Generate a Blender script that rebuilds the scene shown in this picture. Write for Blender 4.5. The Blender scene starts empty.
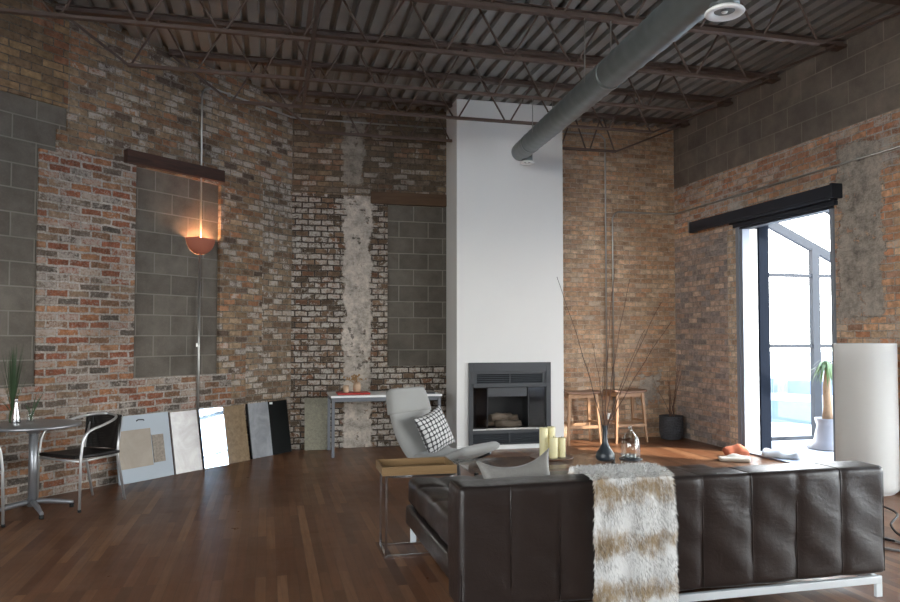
import bpy, bmesh, math, random
from mathutils import Vector, Matrix
random.seed(7)
C = bpy.context.scene.collection
PI = math.pi
R = math.radians
SUN_AZ = (0.70, -0.71)

# ------------------------------------------------------------------ node helpers
def new_mat(name):
    m = bpy.data.materials.new(name); m.use_nodes = True
    nt = m.node_tree; nt.nodes.clear()
    out = nt.nodes.new('ShaderNodeOutputMaterial')
    return m, nt, out
class G:
    def __init__(s, nt): s.nt = nt
    def n(s, typ, ins=None, **props):
        nd = s.nt.nodes.new(typ)
        for k, v in props.items(): setattr(nd, k, v)
        for k, v in (ins or {}).items():
            if isinstance(v, bpy.types.NodeSocket): s.nt.links.new(v, nd.inputs[k])
            else: nd.inputs[k].default_value = v
        return nd
    def math(s, op, a, b=0.0, c=None, clamp=False):
        nd = s.nt.nodes.new('ShaderNodeMath'); nd.operation = op; nd.use_clamp = clamp
        for i, v in enumerate((a, b) if c is None else (a, b, c)):
            if isinstance(v, bpy.types.NodeSocket): s.nt.links.new(v, nd.inputs[i])
            else: nd.inputs[i].default_value = v
        return nd.outputs[0]
    def mix(s, f, a, b, mode='MIX'):
        nd = s.nt.nodes.new('ShaderNodeMix'); nd.data_type = 'RGBA'; nd.blend_type = mode
        for i, v in ((0, f), (6, a), (7, b)):
            if isinstance(v, bpy.types.NodeSocket): s.nt.links.new(v, nd.inputs[i])
            else: nd.inputs[i].default_value = v if i == 0 else (*v, 1)[:4]
        return nd.outputs[2]
    def ramp(s, f, stops, interp='LINEAR'):
        nd = s.nt.nodes.new('ShaderNodeValToRGB'); cr = nd.color_ramp; cr.interpolation = interp
        while len(cr.elements) < len(stops): cr.elements.new(0.5)
        for e, (p, c) in zip(cr.elements, stops):
            e.position = p; e.color = (*c, 1) if len(c) == 3 else c
        s.nt.links.new(f, nd.inputs[0]); return nd.outputs[0]
    def step(s, v, lo, hi):
        nd = s.n('ShaderNodeMapRange', {0: v, 1: lo, 2: hi, 3: 0.0, 4: 1.0}); nd.clamp = True
        return nd.outputs[0]
    def noise(s, vec, scale, detail=4, rough=.55, dist=0.0):
        nd = s.n('ShaderNodeTexNoise', {'Vector': vec, 'Scale': scale, 'Detail': detail, 'Roughness': rough, 'Distortion': dist})
        return nd.outputs[0]
    def noisec(s, vec, scale, detail=2):
        return s.n('ShaderNodeTexNoise', {'Vector': vec, 'Scale': scale, 'Detail': detail}).outputs[1]

def bsdf(g, out, color, rough=.5, metal=0.0, bump=None, bstr=.5, bdist=.01, spec=None, **ex):
    b = g.n('ShaderNodeBsdfPrincipled')
    def st(k, v):
        if isinstance(v, bpy.types.NodeSocket): g.nt.links.new(v, b.inputs[k])
        else: b.inputs[k].default_value = v
    st('Base Color', color if isinstance(color, bpy.types.NodeSocket) else (*color, 1)[:4])
    st('Roughness', rough); st('Metallic', metal)
    if spec is not None: st('Specular IOR Level', spec)
    for k, v in ex.items(): st(k, v)
    if bump is not None:
        bn = g.n('ShaderNodeBump', {'Height': bump, 'Strength': bstr, 'Distance': bdist})
        g.nt.links.new(bn.outputs[0], b.inputs['Normal'])
    g.nt.links.new(b.outputs[0], out.inputs[0])
    return b

def simple(name, col, rough=.5, metal=0.0, nscale=8, namt=.12, bstr=0.0, bscale=60, spec=None, bdist=.004):
    m, nt, out = new_mat(name); g = G(nt)
    tc = g.n('ShaderNodeTexCoord').outputs['Object']
    nz = g.noise(tc, nscale, 4)
    f = g.math('MULTIPLY_ADD', nz, 2*namt, 1-namt)
    c = g.n('ShaderNodeVectorMath', {0: (*col,), 1: g.n('ShaderNodeCombineXYZ', {0: f, 1: f, 2: f}).outputs[0]}, operation='MULTIPLY').outputs[0]
    rr = g.math('ADD', rough-.04, g.math('MULTIPLY', g.noise(tc, nscale*2, 3), .08))
    bp = g.noise(tc, bscale, 4) if bstr else None
    bsdf(g, out, c, rr, metal, bp, bstr, bdist, spec)
    return m

def brick_nodes(g, uv, w, h, mortar, dist=.008, smooth=.1, dscale=9):
    nz = g.noisec(uv, dscale, 3)
    off = g.n('ShaderNodeVectorMath', {0: nz, 1: (.5, .5, .5)}, operation='SUBTRACT').outputs[0]
    off = g.n('ShaderNodeVectorMath', {0: off, 3: dist*2}, operation='SCALE').outputs[0]
    v = g.n('ShaderNodeVectorMath', {0: uv, 1: off}, operation='ADD').outputs[0]
    b = g.n('ShaderNodeTexBrick', {'Vector': v, 'Color1': (0, 0, 0, 1), 'Color2': (1, 1, 1, 1), 'Mortar': (0, 0, 0, 1), 'Scale': 1.0,
            'Mortar Size': mortar, 'Mortar Smooth': smooth, 'Bias': 0.0, 'Brick Width': w, 'Row Height': h})
    b.offset = .5
    b2 = g.n('ShaderNodeTexWhiteNoise', {'W': g.math('MULTIPLY', b.outputs[0], 91.7)}, noise_dimensions='1D')
    rnd = g.n('ShaderNodeSeparateColor', {0: b.outputs[0]}).outputs[0]
    return rnd, b2.outputs[0], b.outputs[1]

def brick_mat(name, cols, mortar_col, w=.2, h=.0723, mortar=.009, smear=(.6, .66), smear_col=(.45, .42, .38), smear_scale=2.2,
              patch=None, patch_col=(.42, .38, .33), white=None, white_col=(.5, .48, .45), dark=.25, bstr=1.0, dist=.008, dscale=9, patch_edge=.35, gain=1.0, rag=.9, holes=1):
    m, nt, out = new_mat(name); g = G(nt)
    uv = g.n('ShaderNodeUVMap').outputs[0]
    rnd, rnd2, fac = brick_nodes(g, uv, w, h, mortar, dist, .5, dscale)
    n = len(cols)
    base = g.ramp(rnd, [((i)/n, c) for i, c in enumerate(cols)], 'CONSTANT')
    fine = g.noise(uv, 45, 5, .75)
    mid = g.noise(uv, 13, 6, .7)
    big = g.noise(uv, .9, 5, .65)
    bri = g.noise(uv, 6, 5, .7)
    k = g.math('MULTIPLY_ADD', g.math('SUBTRACT', mid, .5), 2.4, 1.0, clamp=False)
    k = g.math('MAXIMUM', k, .25)
    k = g.math('MULTIPLY', k, g.math('MULTIPLY_ADD', g.math('SUBTRACT', rnd2, .5), .45, gain))
    base = g.n('ShaderNodeVectorMath', {0: base, 1: g.n('ShaderNodeCombineXYZ', {0: k, 1: k, 2: k}).outputs[0]}, operation='MULTIPLY').outputs[0]
    base = g.mix(g.math('MULTIPLY', g.step(fine, .5, .7), .45), base, mortar_col)
    if white:
        lim = g.math('SUBTRACT', 1-white*.35, g.math('MULTIPLY', g.step(bri, .38, .62), white*.9))
        wm = g.step(rnd2, lim, g.math('ADD', lim, .03))
        wm = g.math('MULTIPLY', wm, g.step(g.math('ADD', fine, g.math('MULTIPLY', mid, .9)), .78, 1.02), clamp=True)
        base = g.mix(g.math('MULTIPLY', wm, .85), base, g.mix(bri, tuple(c*.75 for c in white_col), white_col))
    mort = g.mix(g.step(g.math('ADD', g.math('MULTIPLY', fine, .6), g.math('MULTIPLY', bri, .4)), .40, .60), tuple(c*.42 for c in mortar_col), tuple(min(1, c*1.1) for c in mortar_col))
    fj = g.step(g.math('ADD', fac, g.math('ADD', g.math('MULTIPLY', g.math('SUBTRACT', mid, .5), rag), g.math('MULTIPLY', g.math('SUBTRACT', bri, .5), rag*.9))), .40, .66)
    col = g.mix(fj, base, mort)
    hgt = g.math('SUBTRACT', 1.0, fj)
    sn = g.math('ADD', g.noise(uv, smear_scale, 7, .75), g.math('MULTIPLY', g.math('SUBTRACT', fine, .5), .4))
    sn = g.math('ADD', sn, g.math('MULTIPLY', fac, .09))
    sm = g.step(sn, smear[0], smear[1])
    col = g.mix(g.math('MULTIPLY', sm, .75), col, g.mix(g.step(mid, .3, .7), tuple(c*.6 for c in smear_col), smear_col))
    hgt = g.math('MULTIPLY', hgt, g.math('SUBTRACT', 1.0, g.math('MULTIPLY', sm, .5)))
    if patch:
        sx = g.n('ShaderNodeSeparateXYZ', {0: uv})
        wob = g.math('MULTIPLY', g.math('SUBTRACT', g.noise(uv, 3.2, 7, .75), .5), patch_edge)
        tot = None
        for (u0, u1, z0, z1) in patch:
            du = g.math('SUBTRACT', (u1-u0)/2, g.math('ABSOLUTE', g.math('SUBTRACT', sx.outputs[0], (u0+u1)/2)))
            dz = g.math('SUBTRACT', (z1-z0)/2, g.math('ABSOLUTE', g.math('SUBTRACT', sx.outputs[1], (z0+z1)/2)))
            d = g.math('ADD', g.math('MINIMUM', du, dz), wob)
            d = g.step(d, -.012, .016)
            tot = d if tot is None else g.math('MAXIMUM', tot, d)
        pn = g.noise(uv, 9, 9, .8)
        pm = g.math('ADD', g.math('MULTIPLY', pn, .7), g.math('MULTIPLY', g.noise(uv, 2.0, 5, .6), .3))
        pc = g.ramp(pm, [(.38, tuple(c*.42 for c in patch_col)), (.455, tuple(c*.75 for c in patch_col)), (.52, patch_col), (.60, tuple(min(1, c*1.25) for c in patch_col))])
        hl = g.step(g.noise(uv, 3.1, 6, .7), .61, .63)
        if holes: pc = g.mix(g.math('MULTIPLY', hl, .85), pc, tuple(c*.25 for c in patch_col))
        tot = g.math('MULTIPLY', tot, g.math('SUBTRACT', 1.0, g.math('MULTIPLY', g.step(g.noise(uv, 4.6, 6, .7), .60, .63), .85)))
        col = g.mix(tot, col, pc)
        ph = g.math('MULTIPLY', g.math('ADD', pn, g.math('MULTIPLY', fine, .4)), 2.0)
        mx = g.n('ShaderNodeMix', {0: tot, 2: hgt, 3: ph}); mx.data_type = 'FLOAT'
        hgt = mx.outputs[0]
    col = g.mix(g.math('MULTIPLY', g.step(big, .42, .7), dark), col, (.03, .025, .02))
    hgt = g.math('ADD', hgt, g.math('ADD', g.math('MULTIPLY', fine, .5), g.math('MULTIPLY', mid, .5)))
    bsdf(g, out, col, .93, 0, hgt, bstr, .014, .2)
    return m

def block_mat(name, c1, c2, mortar_col=(.24, .22, .19), w=.43, h=.217, dark=.2, mortar=.007, z0=0.0):
    m, nt, out = new_mat(name); g = G(nt)
    uv = g.n('ShaderNodeUVMap').outputs[0]
    uv = g.n('ShaderNodeVectorMath', {0: uv, 1: (.11, -z0+4*h, 0)}, operation='ADD').outputs[0]
    rnd, rnd2, fac = brick_nodes(g, uv, w, h, mortar, .002, .2)
    fine = g.noise(uv, 60, 4, .7); mid = g.noise(uv, 5, 5, .6)
    base = g.mix(rnd, c1, c2)
    base = g.mix(g.math('MULTIPLY', g.step(mid, .35, .7), .55), base, tuple(c*.55 for c in c1))
    base = g.mix(g.math('MULTIPLY', g.step(g.noise(uv, 2.2, 5, .7), .5, .72), .3), base, tuple(c*1.25 for c in c2))
    base = g.mix(g.math('MULTIPLY', g.step(fine, .5, .8), .25), base, tuple(c*1.5 for c in c2))
    col = g.mix(g.math('MULTIPLY', fac, .85), base, mortar_col)
    col = g.mix(g.math('MULTIPLY', g.step(g.noise(uv, 1.3, 4), .45, .7), dark), col, (.02, .018, .015))
    hgt = g.math('ADD', g.math('SUBTRACT', 1.0, fac), g.math('MULTIPLY', fine, .3))
    bsdf(g, out, col, .92, 0, hgt, .7, .006, .2)
    return m

def wood_mat(name, c1, c2, rough=.45, axis=0, scale=1.0, bstr=.15, spec=None):
    m, nt, out = new_mat(name); g = G(nt)
    tc = g.n('ShaderNodeTexCoord').outputs['Object']
    sc = [14*scale]*3; sc[axis] = 1.2*scale
    mp = g.n('ShaderNodeMapping', {'Vector': tc, 'Scale': sc}).outputs[0]
    nz = g.noise(mp, 2.0, 6, .6, .6)
    nz2 = g.noise(mp, 9.0, 3, .6)
    col = g.mix(g.step(nz, .3, .7), c1, c2)
    col = g.mix(g.math('MULTIPLY', nz2, .3), col, tuple(c*.5 for c in c1))
    bsdf(g, out, col, rough, 0, nz, bstr, .003, spec)
    return m

def floor_mat():
    m, nt, out = new_mat('plank_floor'); g = G(nt)
    tc = g.n('ShaderNodeTexCoord').outputs['Object']
    sp = g.n('ShaderNodeSeparateXYZ', {0: tc})
    v = g.n('ShaderNodeCombineXYZ', {0: sp.outputs[1], 1: sp.outputs[0], 2: 0.0}).outputs[0]
    b = g.n('ShaderNodeTexBrick', {'Vector': v, 'Color1': (0, 0, 0, 1), 'Color2': (1, 1, 1, 1), 'Mortar': (.5, .5, .5, 1), 'Scale': 1.0,
            'Mortar Size': .0012, 'Mortar Smooth': .3, 'Bias': 0.0, 'Brick Width': .93, 'Row Height': .062})
    b.offset = .37; b.offset_frequency = 3
    rnd = g.n('ShaderNodeSeparateColor', {0: b.outputs[0]}).outputs[0]
    r2 = g.n('ShaderNodeTexWhiteNoise', {'W': g.math('MULTIPLY', rnd, 57.0)}, noise_dimensions='1D').outputs[0]
    mp = g.n('ShaderNodeMapping', {'Vector': v, 'Scale': (1.4, 26, 1)}).outputs[0]
    grain = g.noise(g.n('ShaderNodeVectorMath', {0: mp, 1: g.n('ShaderNodeCombineXYZ', {0: g.math('MULTIPLY', r2, 40), 1: 0.0, 2: r2}).outputs[0]}, operation='ADD').outputs[0], 1.6, 6, .65, .3)
    base = g.ramp(r2, [(0, (.115, .043, .018)), (.25, (.19, .082, .038)), (.5, (.14, .06, .028)), (.75, (.27, .13, .062)), (1, (.08, .031, .014))])
    base = g.mix(g.math('MULTIPLY', g.step(grain, .4, .7), .5), base, (.09, .036, .018))
    base = g.mix(g.math('MULTIPLY', g.step(g.noise(tc, .9, 4), .5, .75), .3), base, (.19, .09, .045))
    base = g.mix(g.math('MULTIPLY', b.outputs[1], .7), base, (.018, .009, .005))
    rr = g.math('ADD', .20, g.math('MULTIPLY', g.noise(tc, 3.0, 5, .7), .24))
    hgt = g.math('SUBTRACT', g.math('MULTIPLY', grain, .15), b.outputs[1])
    hgt = g.math('ADD', hgt, g.math('MULTIPLY', g.noise(tc, 4.0, 2), .8))
    hgt = g.math('ADD', hgt, g.math('MULTIPLY', r2, .25))
    bsdf(g, out, base, rr, 0, hgt, .25, .004, .24)
    return m

def glass_mat(name='clear_glass', tint=(.96, .98, .98), rough=0.0, refl=1.0):
    m, nt, out = new_mat(name); g = G(nt)
    tc = g.n('ShaderNodeTexCoord').outputs['Object']
    bf = g.n('ShaderNodeNewGeometry').outputs['Backfacing']
    fr = g.n('ShaderNodeFresnel', {'IOR': g.math('MULTIPLY_ADD', bf, 1/1.5-1.5, 1.5)}).outputs[0]
    fr = g.math('MULTIPLY', fr, g.math('MULTIPLY_ADD', g.noise(tc, 3, 2), .15, refl*.92), clamp=True)
    tr = g.n('ShaderNodeBsdfTransparent', {'Color': (*tint, 1)})
    gl = g.n('ShaderNodeBsdfGlossy', {'Color': (1, 1, 1, 1), 'Roughness': rough})
    mx = g.n('ShaderNodeMixShader', {0: fr, 1: tr.outputs[0], 2: gl.outputs[0]})
    nt.links.new(mx.outputs[0], out.inputs[0]); return m

# ------------------------------------------------------------------ mesh helpers
class MB:
    def __init__(s): s.bm = bmesh.new(); s.M = Matrix()
    def v(s, p): return s.bm.verts.new(s.M @ Vector(p))
    def face(s, vs, mi=0, smooth=False):
        try: f = s.bm.faces.new(vs)
        except ValueError: return None
        f.material_index = mi; f.smooth = smooth; return f
    def box(s, x0, x1, y0, y1, z0, z1, mi=0, mat=None):
        M = s.M if mat is None else s.M @ mat
        P = [s.bm.verts.new(M @ Vector(p)) for p in ((x0,y0,z0),(x1,y0,z0),(x1,y1,z0),(x0,y1,z0),(x0,y0,z1),(x1,y0,z1),(x1,y1,z1),(x0,y1,z1))]
        for f in ((3,2,1,0),(4,5,6,7),(0,1,5,4),(1,2,6,5),(2,3,7,6),(3,0,4,7)): s.face([P[i] for i in f], mi)
        return s
    def bar(s, a, b, w, h, up=(0,0,1), mi=0):
        a = Vector(a); b = Vector(b); d = b-a; L = d.length; d.normalize(); up = Vector(up)
        x = d.cross(up)
        if x.length < 1e-5: x = d.cross(Vector((1,0,0)))
        x.normalize(); u = x.cross(d)
        M = Matrix((( x.x, d.x, u.x, a.x),(x.y, d.y, u.y, a.y),(x.z, d.z, u.z, a.z),(0,0,0,1)))
        return s.box(-w/2, w/2, 0, L, -h/2, h/2, mi, M)
    def tube(s, pts, r, n=10, mi=0, cap=True, closed=False):
        pts = [Vector(p) for p in pts]; N = len(pts)
        rs = r if isinstance(r, (list, tuple)) else [r]*N
        rings = []; prev = None
        for i, p in enumerate(pts):
            if closed: t = pts[(i+1) % N]-pts[i-1]
            else: t = (pts[min(i+1, N-1)]-pts[max(i-1, 0)])
            if t.length < 1e-9: t = Vector((0,0,1))
            t.normalize()
            if prev is None:
                a = t.cross(Vector((0,0,1)))
                if a.length < .05: a = t.cross(Vector((1,0,0)))
            else:
                a = prev - t*prev.dot(t)
            a.normalize(); prev = a; b = t.cross(a)
            rings.append([s.v(p+(a*math.cos(2*PI*k/n)+b*math.sin(2*PI*k/n))*rs[i]) for k in range(n)])
        M = N if closed else N-1
        for i in range(M):
            A = rings[i]; B = rings[(i+1) % N]
            for k in range(n): s.face([A[k], A[(k+1)%n], B[(k+1)%n], B[k]], mi, True)
        if cap and not closed:
            s.face(list(reversed(rings[0])), mi); s.face(rings[-1], mi)
        return s
    def lathe(s, prof, n=32, mi=0, c=(0,0,0), cap=True):
        rings = []
        for (r, z) in prof:
            if r < 1e-5: rings.append([s.v((c[0], c[1], c[2]+z))])
            else: rings.append([s.v((c[0]+r*math.cos(2*PI*k/n), c[1]+r*math.sin(2*PI*k/n), c[2]+z)) for k in range(n)])
        for A, B in zip(rings, rings[1:]):
            for k in range(n):
                if len(A) == 1 and len(B) == 1: continue
                if len(A) == 1: s.face([A[0], B[(k+1)%n], B[k]], mi, True)
                elif len(B) == 1: s.face([A[k], A[(k+1)%n], B[0]], mi, True)
                else: s.face([A[k], A[(k+1)%n], B[(k+1)%n], B[k]], mi, True)
        if cap:
            if len(rings[0]) > 1: s.face(list(reversed(rings[0])), mi)
            if len(rings[-1]) > 1: s.face(rings[-1], mi)
        return s
    def grid(s, fn, nu, nv, mi=0, closed_u=False):
        V = [[s.v(fn(i/nu, j/nv)) for j in range(nv+1)] for i in range(nu+(0 if closed_u else 1))]
        for i in range(nu):
            for j in range(nv):
                s.face([V[i][j], V[(i+1)%len(V)][j], V[(i+1)%len(V)][j+1], V[i][j+1]], mi, True)
        return s
    def rbox(s, c, size, r, nx=8, ny=8, nz=6, disp=None, mi=0, ne=3):
        """rounded box, optional displacement disp(p, n) -> offset vector"""
        h = [q/2 for q in size]
        def ax(hh, n):
            rr = min(r, hh*.98)
            e = [-hh+rr*(1-math.cos(PI/2*k/ne)) for k in range(ne)]
            m_ = [-hh+rr+(2*hh-2*rr)*k/n for k in range(n+1)]
            return e+m_+[-q for q in reversed(e)]
        X, Y, Z = ax(h[0], nx), ax(h[1], ny), ax(h[2], nz)
        vd = {}
        def vert(i, j, k):
            if (i, j, k) in vd: return vd[(i, j, k)]
            p = Vector((X[i], Y[j], Z[k]))
            q = Vector([max(-(h[a]-min(r, h[a]*.98)), min(h[a]-min(r, h[a]*.98), p[a])) for a in range(3)])
            d = p-q
            nrm = d.normalized() if d.length > 1e-9 else Vector((0,0,1))
            p2 = q+nrm*min(r, min(h)*.98)
            if disp: p2 = p2+Vector(disp(p2, nrm))
            vd[(i, j, k)] = s.v(p2+Vector(c)); return vd[(i, j, k)]
        a, b, cc = len(X)-1, len(Y)-1, len(Z)-1
        for i in range(a):
            for j in range(b):
                s.face([vert(i,j,0), vert(i,j+1,0), vert(i+1,j+1,0), vert(i+1,j,0)], mi, True)
                s.face([vert(i,j,cc), vert(i+1,j,cc), vert(i+1,j+1,cc), vert(i,j+1,cc)], mi, True)
        for i in range(a):
            for k in range(cc):
                s.face([vert(i,0,k), vert(i+1,0,k), vert(i+1,0,k+1), vert(i,0,k+1)], mi, True)
                s.face([vert(i,b,k), vert(i,b,k+1), vert(i+1,b,k+1), vert(i+1,b,k)], mi, True)
        for j in range(b):
            for k in range(cc):
                s.face([vert(0,j,k), vert(0,j,k+1), vert(0,j+1,k+1), vert(0,j+1,k)], mi, True)
                s.face([vert(a,j,k), vert(a,j+1,k), vert(a,j+1,k+1), vert(a,j,k+1)], mi, True)
        return s
    def build(s, name, mats, parent=None, bevel=0, kind=None, uv=None):
        me = bpy.data.meshes.new(name)
        s.bm.normal_update(); s.bm.to_mesh(me); s.bm.free()
        for m in (mats if isinstance(mats, (list, tuple)) else [mats]): me.materials.append(m)
        o = bpy.data.objects.new(name, me); C.objects.link(o)
        if parent: o.parent = parent
        if bevel:
            b = o.modifiers.new('bevel', 'BEVEL'); b.width = bevel; b.segments = 2; b.limit_method = 'ANGLE'; b.angle_limit = R(40)
        if kind: o['kind'] = kind
        return o
def thing(name, label, cat, loc=(0,0,0), rz=0, group=None):
    o = bpy.data.objects.new(name, None); C.objects.link(o); o.empty_display_size = .1
    o.location = loc; o.rotation_euler = (0, 0, rz); o['label'] = label; o['category'] = cat
    if group: o['group'] = group
    return o
def tag(o, label, cat, group=None):
    o['label'] = label; o['category'] = cat
    if group: o['group'] = group
    return o
def copy_tree(o, parent=None):
    c = o.copy(); C.objects.link(c); c.parent = parent
    for ch in list(o.children): copy_tree(ch, c)
    return c
def arc(cx, cy, r, a0, a1, n): return [(cx+r*math.cos(a0+(a1-a0)*i/n), cy+r*math.sin(a0+(a1-a0)*i/n)) for i in range(n+1)]
def bez(p0, p1, p2, p3, n=10):
    p0, p1, p2, p3 = map(Vector, (p0, p1, p2, p3)); o = []
    for i in range(n+1):
        t = i/n; o.append(p0*(1-t)**3+p1*3*t*(1-t)**2+p2*3*t*t*(1-t)+p3*t**3)
    return o

# ------------------------------------------------------------------ materials
M = {}
M['floor'] = floor_mat()
M['brick_tan'] = brick_mat('brick_tan', [(.25,.165,.10), (.31,.205,.125), (.21,.135,.085), (.34,.24,.155), (.27,.15,.085), (.29,.20,.125), (.33,.165,.09), (.12,.085,.065)],
        (.24,.20,.155), w=.19, smear=(.56,.74), smear_col=(.40,.36,.31), white=.35, white_col=(.52,.47,.42), dark=.35, dist=.013)
M['brick_red'] = brick_mat('brick_red', [(.26,.10,.055), (.33,.145,.07), (.22,.12,.07), (.11,.09,.075), (.36,.18,.095), (.27,.18,.12), (.25,.09,.05), (.15,.115,.09)],
        (.50,.45,.40), w=.215, mortar=.012, smear=(.585,.72), smear_col=(.48,.44,.40), smear_scale=3.2, white=.45, white_col=(.46,.40,.355), dark=.42, dist=.014, rag=.8)
M['brick_brown'] = brick_mat('brick_brown', [(.17,.11,.065), (.21,.135,.07), (.13,.085,.05), (.24,.15,.08), (.20,.09,.05)],
        (.16,.13,.10), smear=(.58,.74), smear_col=(.30,.26,.21), dark=.4, gain=1.2, mortar=.007, white=.1, white_col=(.35,.31,.27))
M['brick_white'] = brick_mat('brick_white', [(.19,.125,.08), (.13,.09,.06), (.24,.155,.10), (.11,.08,.055), (.19,.10,.06)],
        (.075,.06,.05), w=.165, h=.074, mortar=.011, smear=(.62,.80), smear_col=(.40,.35,.30), white=.85, white_col=(.56,.52,.47), dark=.35, dist=.015,
        patch=[(.95,1.32,-.2,3.28)], patch_col=(.60,.53,.46))
M['brick_white_corner'] = brick_mat('brick_white_corner', [(.27,.18,.12), (.20,.14,.09), (.31,.22,.145), (.18,.12,.08)],
        (.19,.16,.125), w=.165, h=.074, mortar=.010, smear=(.56,.74), smear_col=(.42,.38,.33), white=.6, white_col=(.55,.50,.45), dark=.3, dist=.014)
M['brick_dark'] = brick_mat('brick_dark', [(.17,.12,.075), (.20,.145,.095), (.13,.095,.065), (.20,.12,.075), (.17,.13,.095)],
        (.13,.105,.08), smear=(.58,.74), smear_col=(.30,.26,.21), white=.25, white_col=(.40,.36,.32), dark=.5, dist=.013,
        patch=[(.94,1.22,3.45,4.35)], patch_col=(.33,.29,.245))
M['brick_yellow'] = brick_mat('brick_yellow', [(.46,.295,.18), (.52,.345,.22), (.40,.25,.155), (.48,.30,.19), (.55,.40,.27), (.36,.24,.165), (.47,.27,.16)],
        (.64,.52,.40), w=.18, h=.067, mortar=.008, smear=(.60,.80), smear_col=(.50,.37,.25), white=.12, white_col=(.6,.5,.4), dark=.22, bstr=.9, dist=.008, rag=.5, gain=1.12,
        patch=[(5.2,5.45,.5,.85)], patch_col=(.55,.49,.42), patch_edge=.9)
RC = [(.52,.29,.17), (.58,.34,.20), (.45,.25,.15), (.54,.37,.25), (.38,.22,.15), (.60,.41,.27), (.48,.23,.13)]
M['brick_right'] = brick_mat('brick_right', RC, (.56,.48,.40), w=.20, h=.0715, mortar=.008, smear=(.55,.72), smear_col=(.62,.56,.50), smear_scale=2.2, dark=.15, dist=.011, white=.12, white_col=(.6,.53,.46), gain=1.15, rag=.7,
        patch=[(5.93,6.50,1.62,3.4)], patch_col=(.55,.485,.42), patch_edge=.5, holes=0)
M['brick_right_top'] = brick_mat('brick_right_top', [(.50,.26,.15), (.42,.20,.12), (.55,.32,.20), (.36,.20,.14), (.50,.36,.26)], (.50,.44,.38), w=.20, h=.0715, mortar=.010, smear=(.54,.66), smear_col=(.72,.67,.62), smear_scale=2.0, dark=.2, dist=.014,
        white=.3, white_col=(.66,.60,.54), gain=1.1, patch=[(5.93,6.50,1.62,3.4)], patch_col=(.55,.485,.42), patch_edge=.5, holes=0)
M['brick_panel'] = brick_mat('brick_panel', [(.37,.27,.215), (.32,.24,.20), (.43,.32,.25), (.28,.23,.21), (.38,.26,.20), (.23,.20,.19)],
        (.46,.41,.37), w=.21, h=.074, mortar=.007, smear=(.60,.80), smear_col=(.40,.34,.30), dark=.2, dist=.008, rag=.5, gain=1.25)
M['brick_jamb_sunlit'] = brick_mat('brick_jamb_sunlit', [(.55,.43,.32), (.48,.36,.26), (.60,.49,.38), (.50,.34,.24)],
        (.60,.54,.47), w=.12, h=.074, mortar=.009, smear=(.6,.8), smear_col=(.6,.54,.48), dark=.05, dist=.008, rag=.5)  # brighter lighting of the jamb strip is put into these paler bricks
M['block_grey'] = block_mat('block_grey', (.125,.108,.09), (.18,.157,.132), z0=1.02)
M['block_grey_low'] = block_mat('block_grey_back', (.105,.092,.077), (.15,.133,.11), z0=1.05, w=.40, h=.215)
M['block_dark'] = block_mat('block_dark', (.20,.165,.14), (.27,.225,.185), mortar_col=(.34,.295,.25), z0=3.6, w=.46, h=.235, dark=.35)
M['plaster'] = simple('white_plaster', (.74,.73,.71), .75, nscale=1.2, namt=.04, bstr=.06, bscale=25)
M['wall_plain'] = simple('painted_wall', (.42,.38,.34), .85, nscale=2, namt=.1)
M['steel'] = simple('joist_steel', (.12,.082,.066), .6, .2, nscale=6, namt=.3)
M['deck'] = simple('roof_deck_steel', (.235,.23,.215), .5, .1, nscale=3, namt=.3)
M['galv'] = simple('galvanised_pipe', (.42,.41,.39), .35, .8, nscale=20, namt=.15)
M['duct'] = simple('duct_metal', (.165,.185,.185), .42, .55, nscale=9, namt=.3, bstr=.12, bscale=14, bdist=.01)
M['chrome'] = simple('chrome', (.72,.72,.73), .16, 1.0, nscale=10, namt=.05)
M['satin_alu'] = simple('satin_aluminium_tube', (.62,.62,.62), .33, .65, nscale=10, namt=.05)
M['alu'] = simple('brushed_aluminium', (.36,.37,.39), .38, .7, nscale=30, namt=.08)
M['grey_paint'] = simple('grey_metal_paint', (.16,.17,.19), .4, .3, nscale=10, namt=.1)
M['white_metal'] = simple('white_metal', (.72,.76,.78), .35, .2, nscale=10, namt=.04)
M['white'] = simple('white_lacquer', (.78,.78,.77), .4, nscale=5, namt=.03)
M['white_trim'] = simple('white_trim_paint', (.80,.80,.78), .5, nscale=4, namt=.04)
M['black_metal'] = simple('black_metal', (.018,.018,.02), .35, .3, nscale=10, namt=.2)
M['iron'] = simple('track_iron', (.028,.033,.045), .55, .3, nscale=8, namt=.2)
M['frame_blue'] = simple('door_frame_metal', (.27,.30,.35), .45, .3, nscale=8, namt=.08)
M['fire_grey'] = simple('fireplace_metal', (.052,.055,.06), .42, .4, nscale=8, namt=.12)
M['fire_dark'] = simple('firebox_black', (.02,.02,.021), .6, .0, nscale=8, namt=.25)
M['slot'] = simple('louver_dark', (.03,.034,.04), .5, .3, nscale=8, namt=.2)
M['stool_wood'] = wood_mat('stool_wood', (.38,.21,.11), (.48,.285,.155), .45, 2)
M['stool_seat'] = wood_mat('stool_seat_wood', (.22,.12,.075), (.32,.19,.12), .5, 0)
M['tray_wood'] = wood_mat('tray_wood', (.17,.10,.042), (.26,.16,.075), .4, 0)
M['dark_wood'] = wood_mat('dark_walnut', (.08,.035,.02), (.13,.06,.035), .45, 0)
M['lintel'] = wood_mat('old_lintel_wood', (.085,.038,.026), (.03,.018,.014), .85, 0, bstr=.5)
M['lintel_tan'] = wood_mat('tan_lintel_wood', (.11,.062,.032), (.07,.038,.02), .85, 0, bstr=.5)
M['log'] = wood_mat('fireplace_log', (.17,.13,.095), (.09,.07,.05), .9, 0, bstr=.6)
M['terracotta'] = simple('terracotta_shade', (.42,.13,.075), .7, nscale=10, namt=.1)
M['wax'] = simple('candle_wax', (.80,.72,.42), .45, nscale=8, namt=.04)
M['wick'] = simple('wick', (.03,.03,.03), .8)
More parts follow.
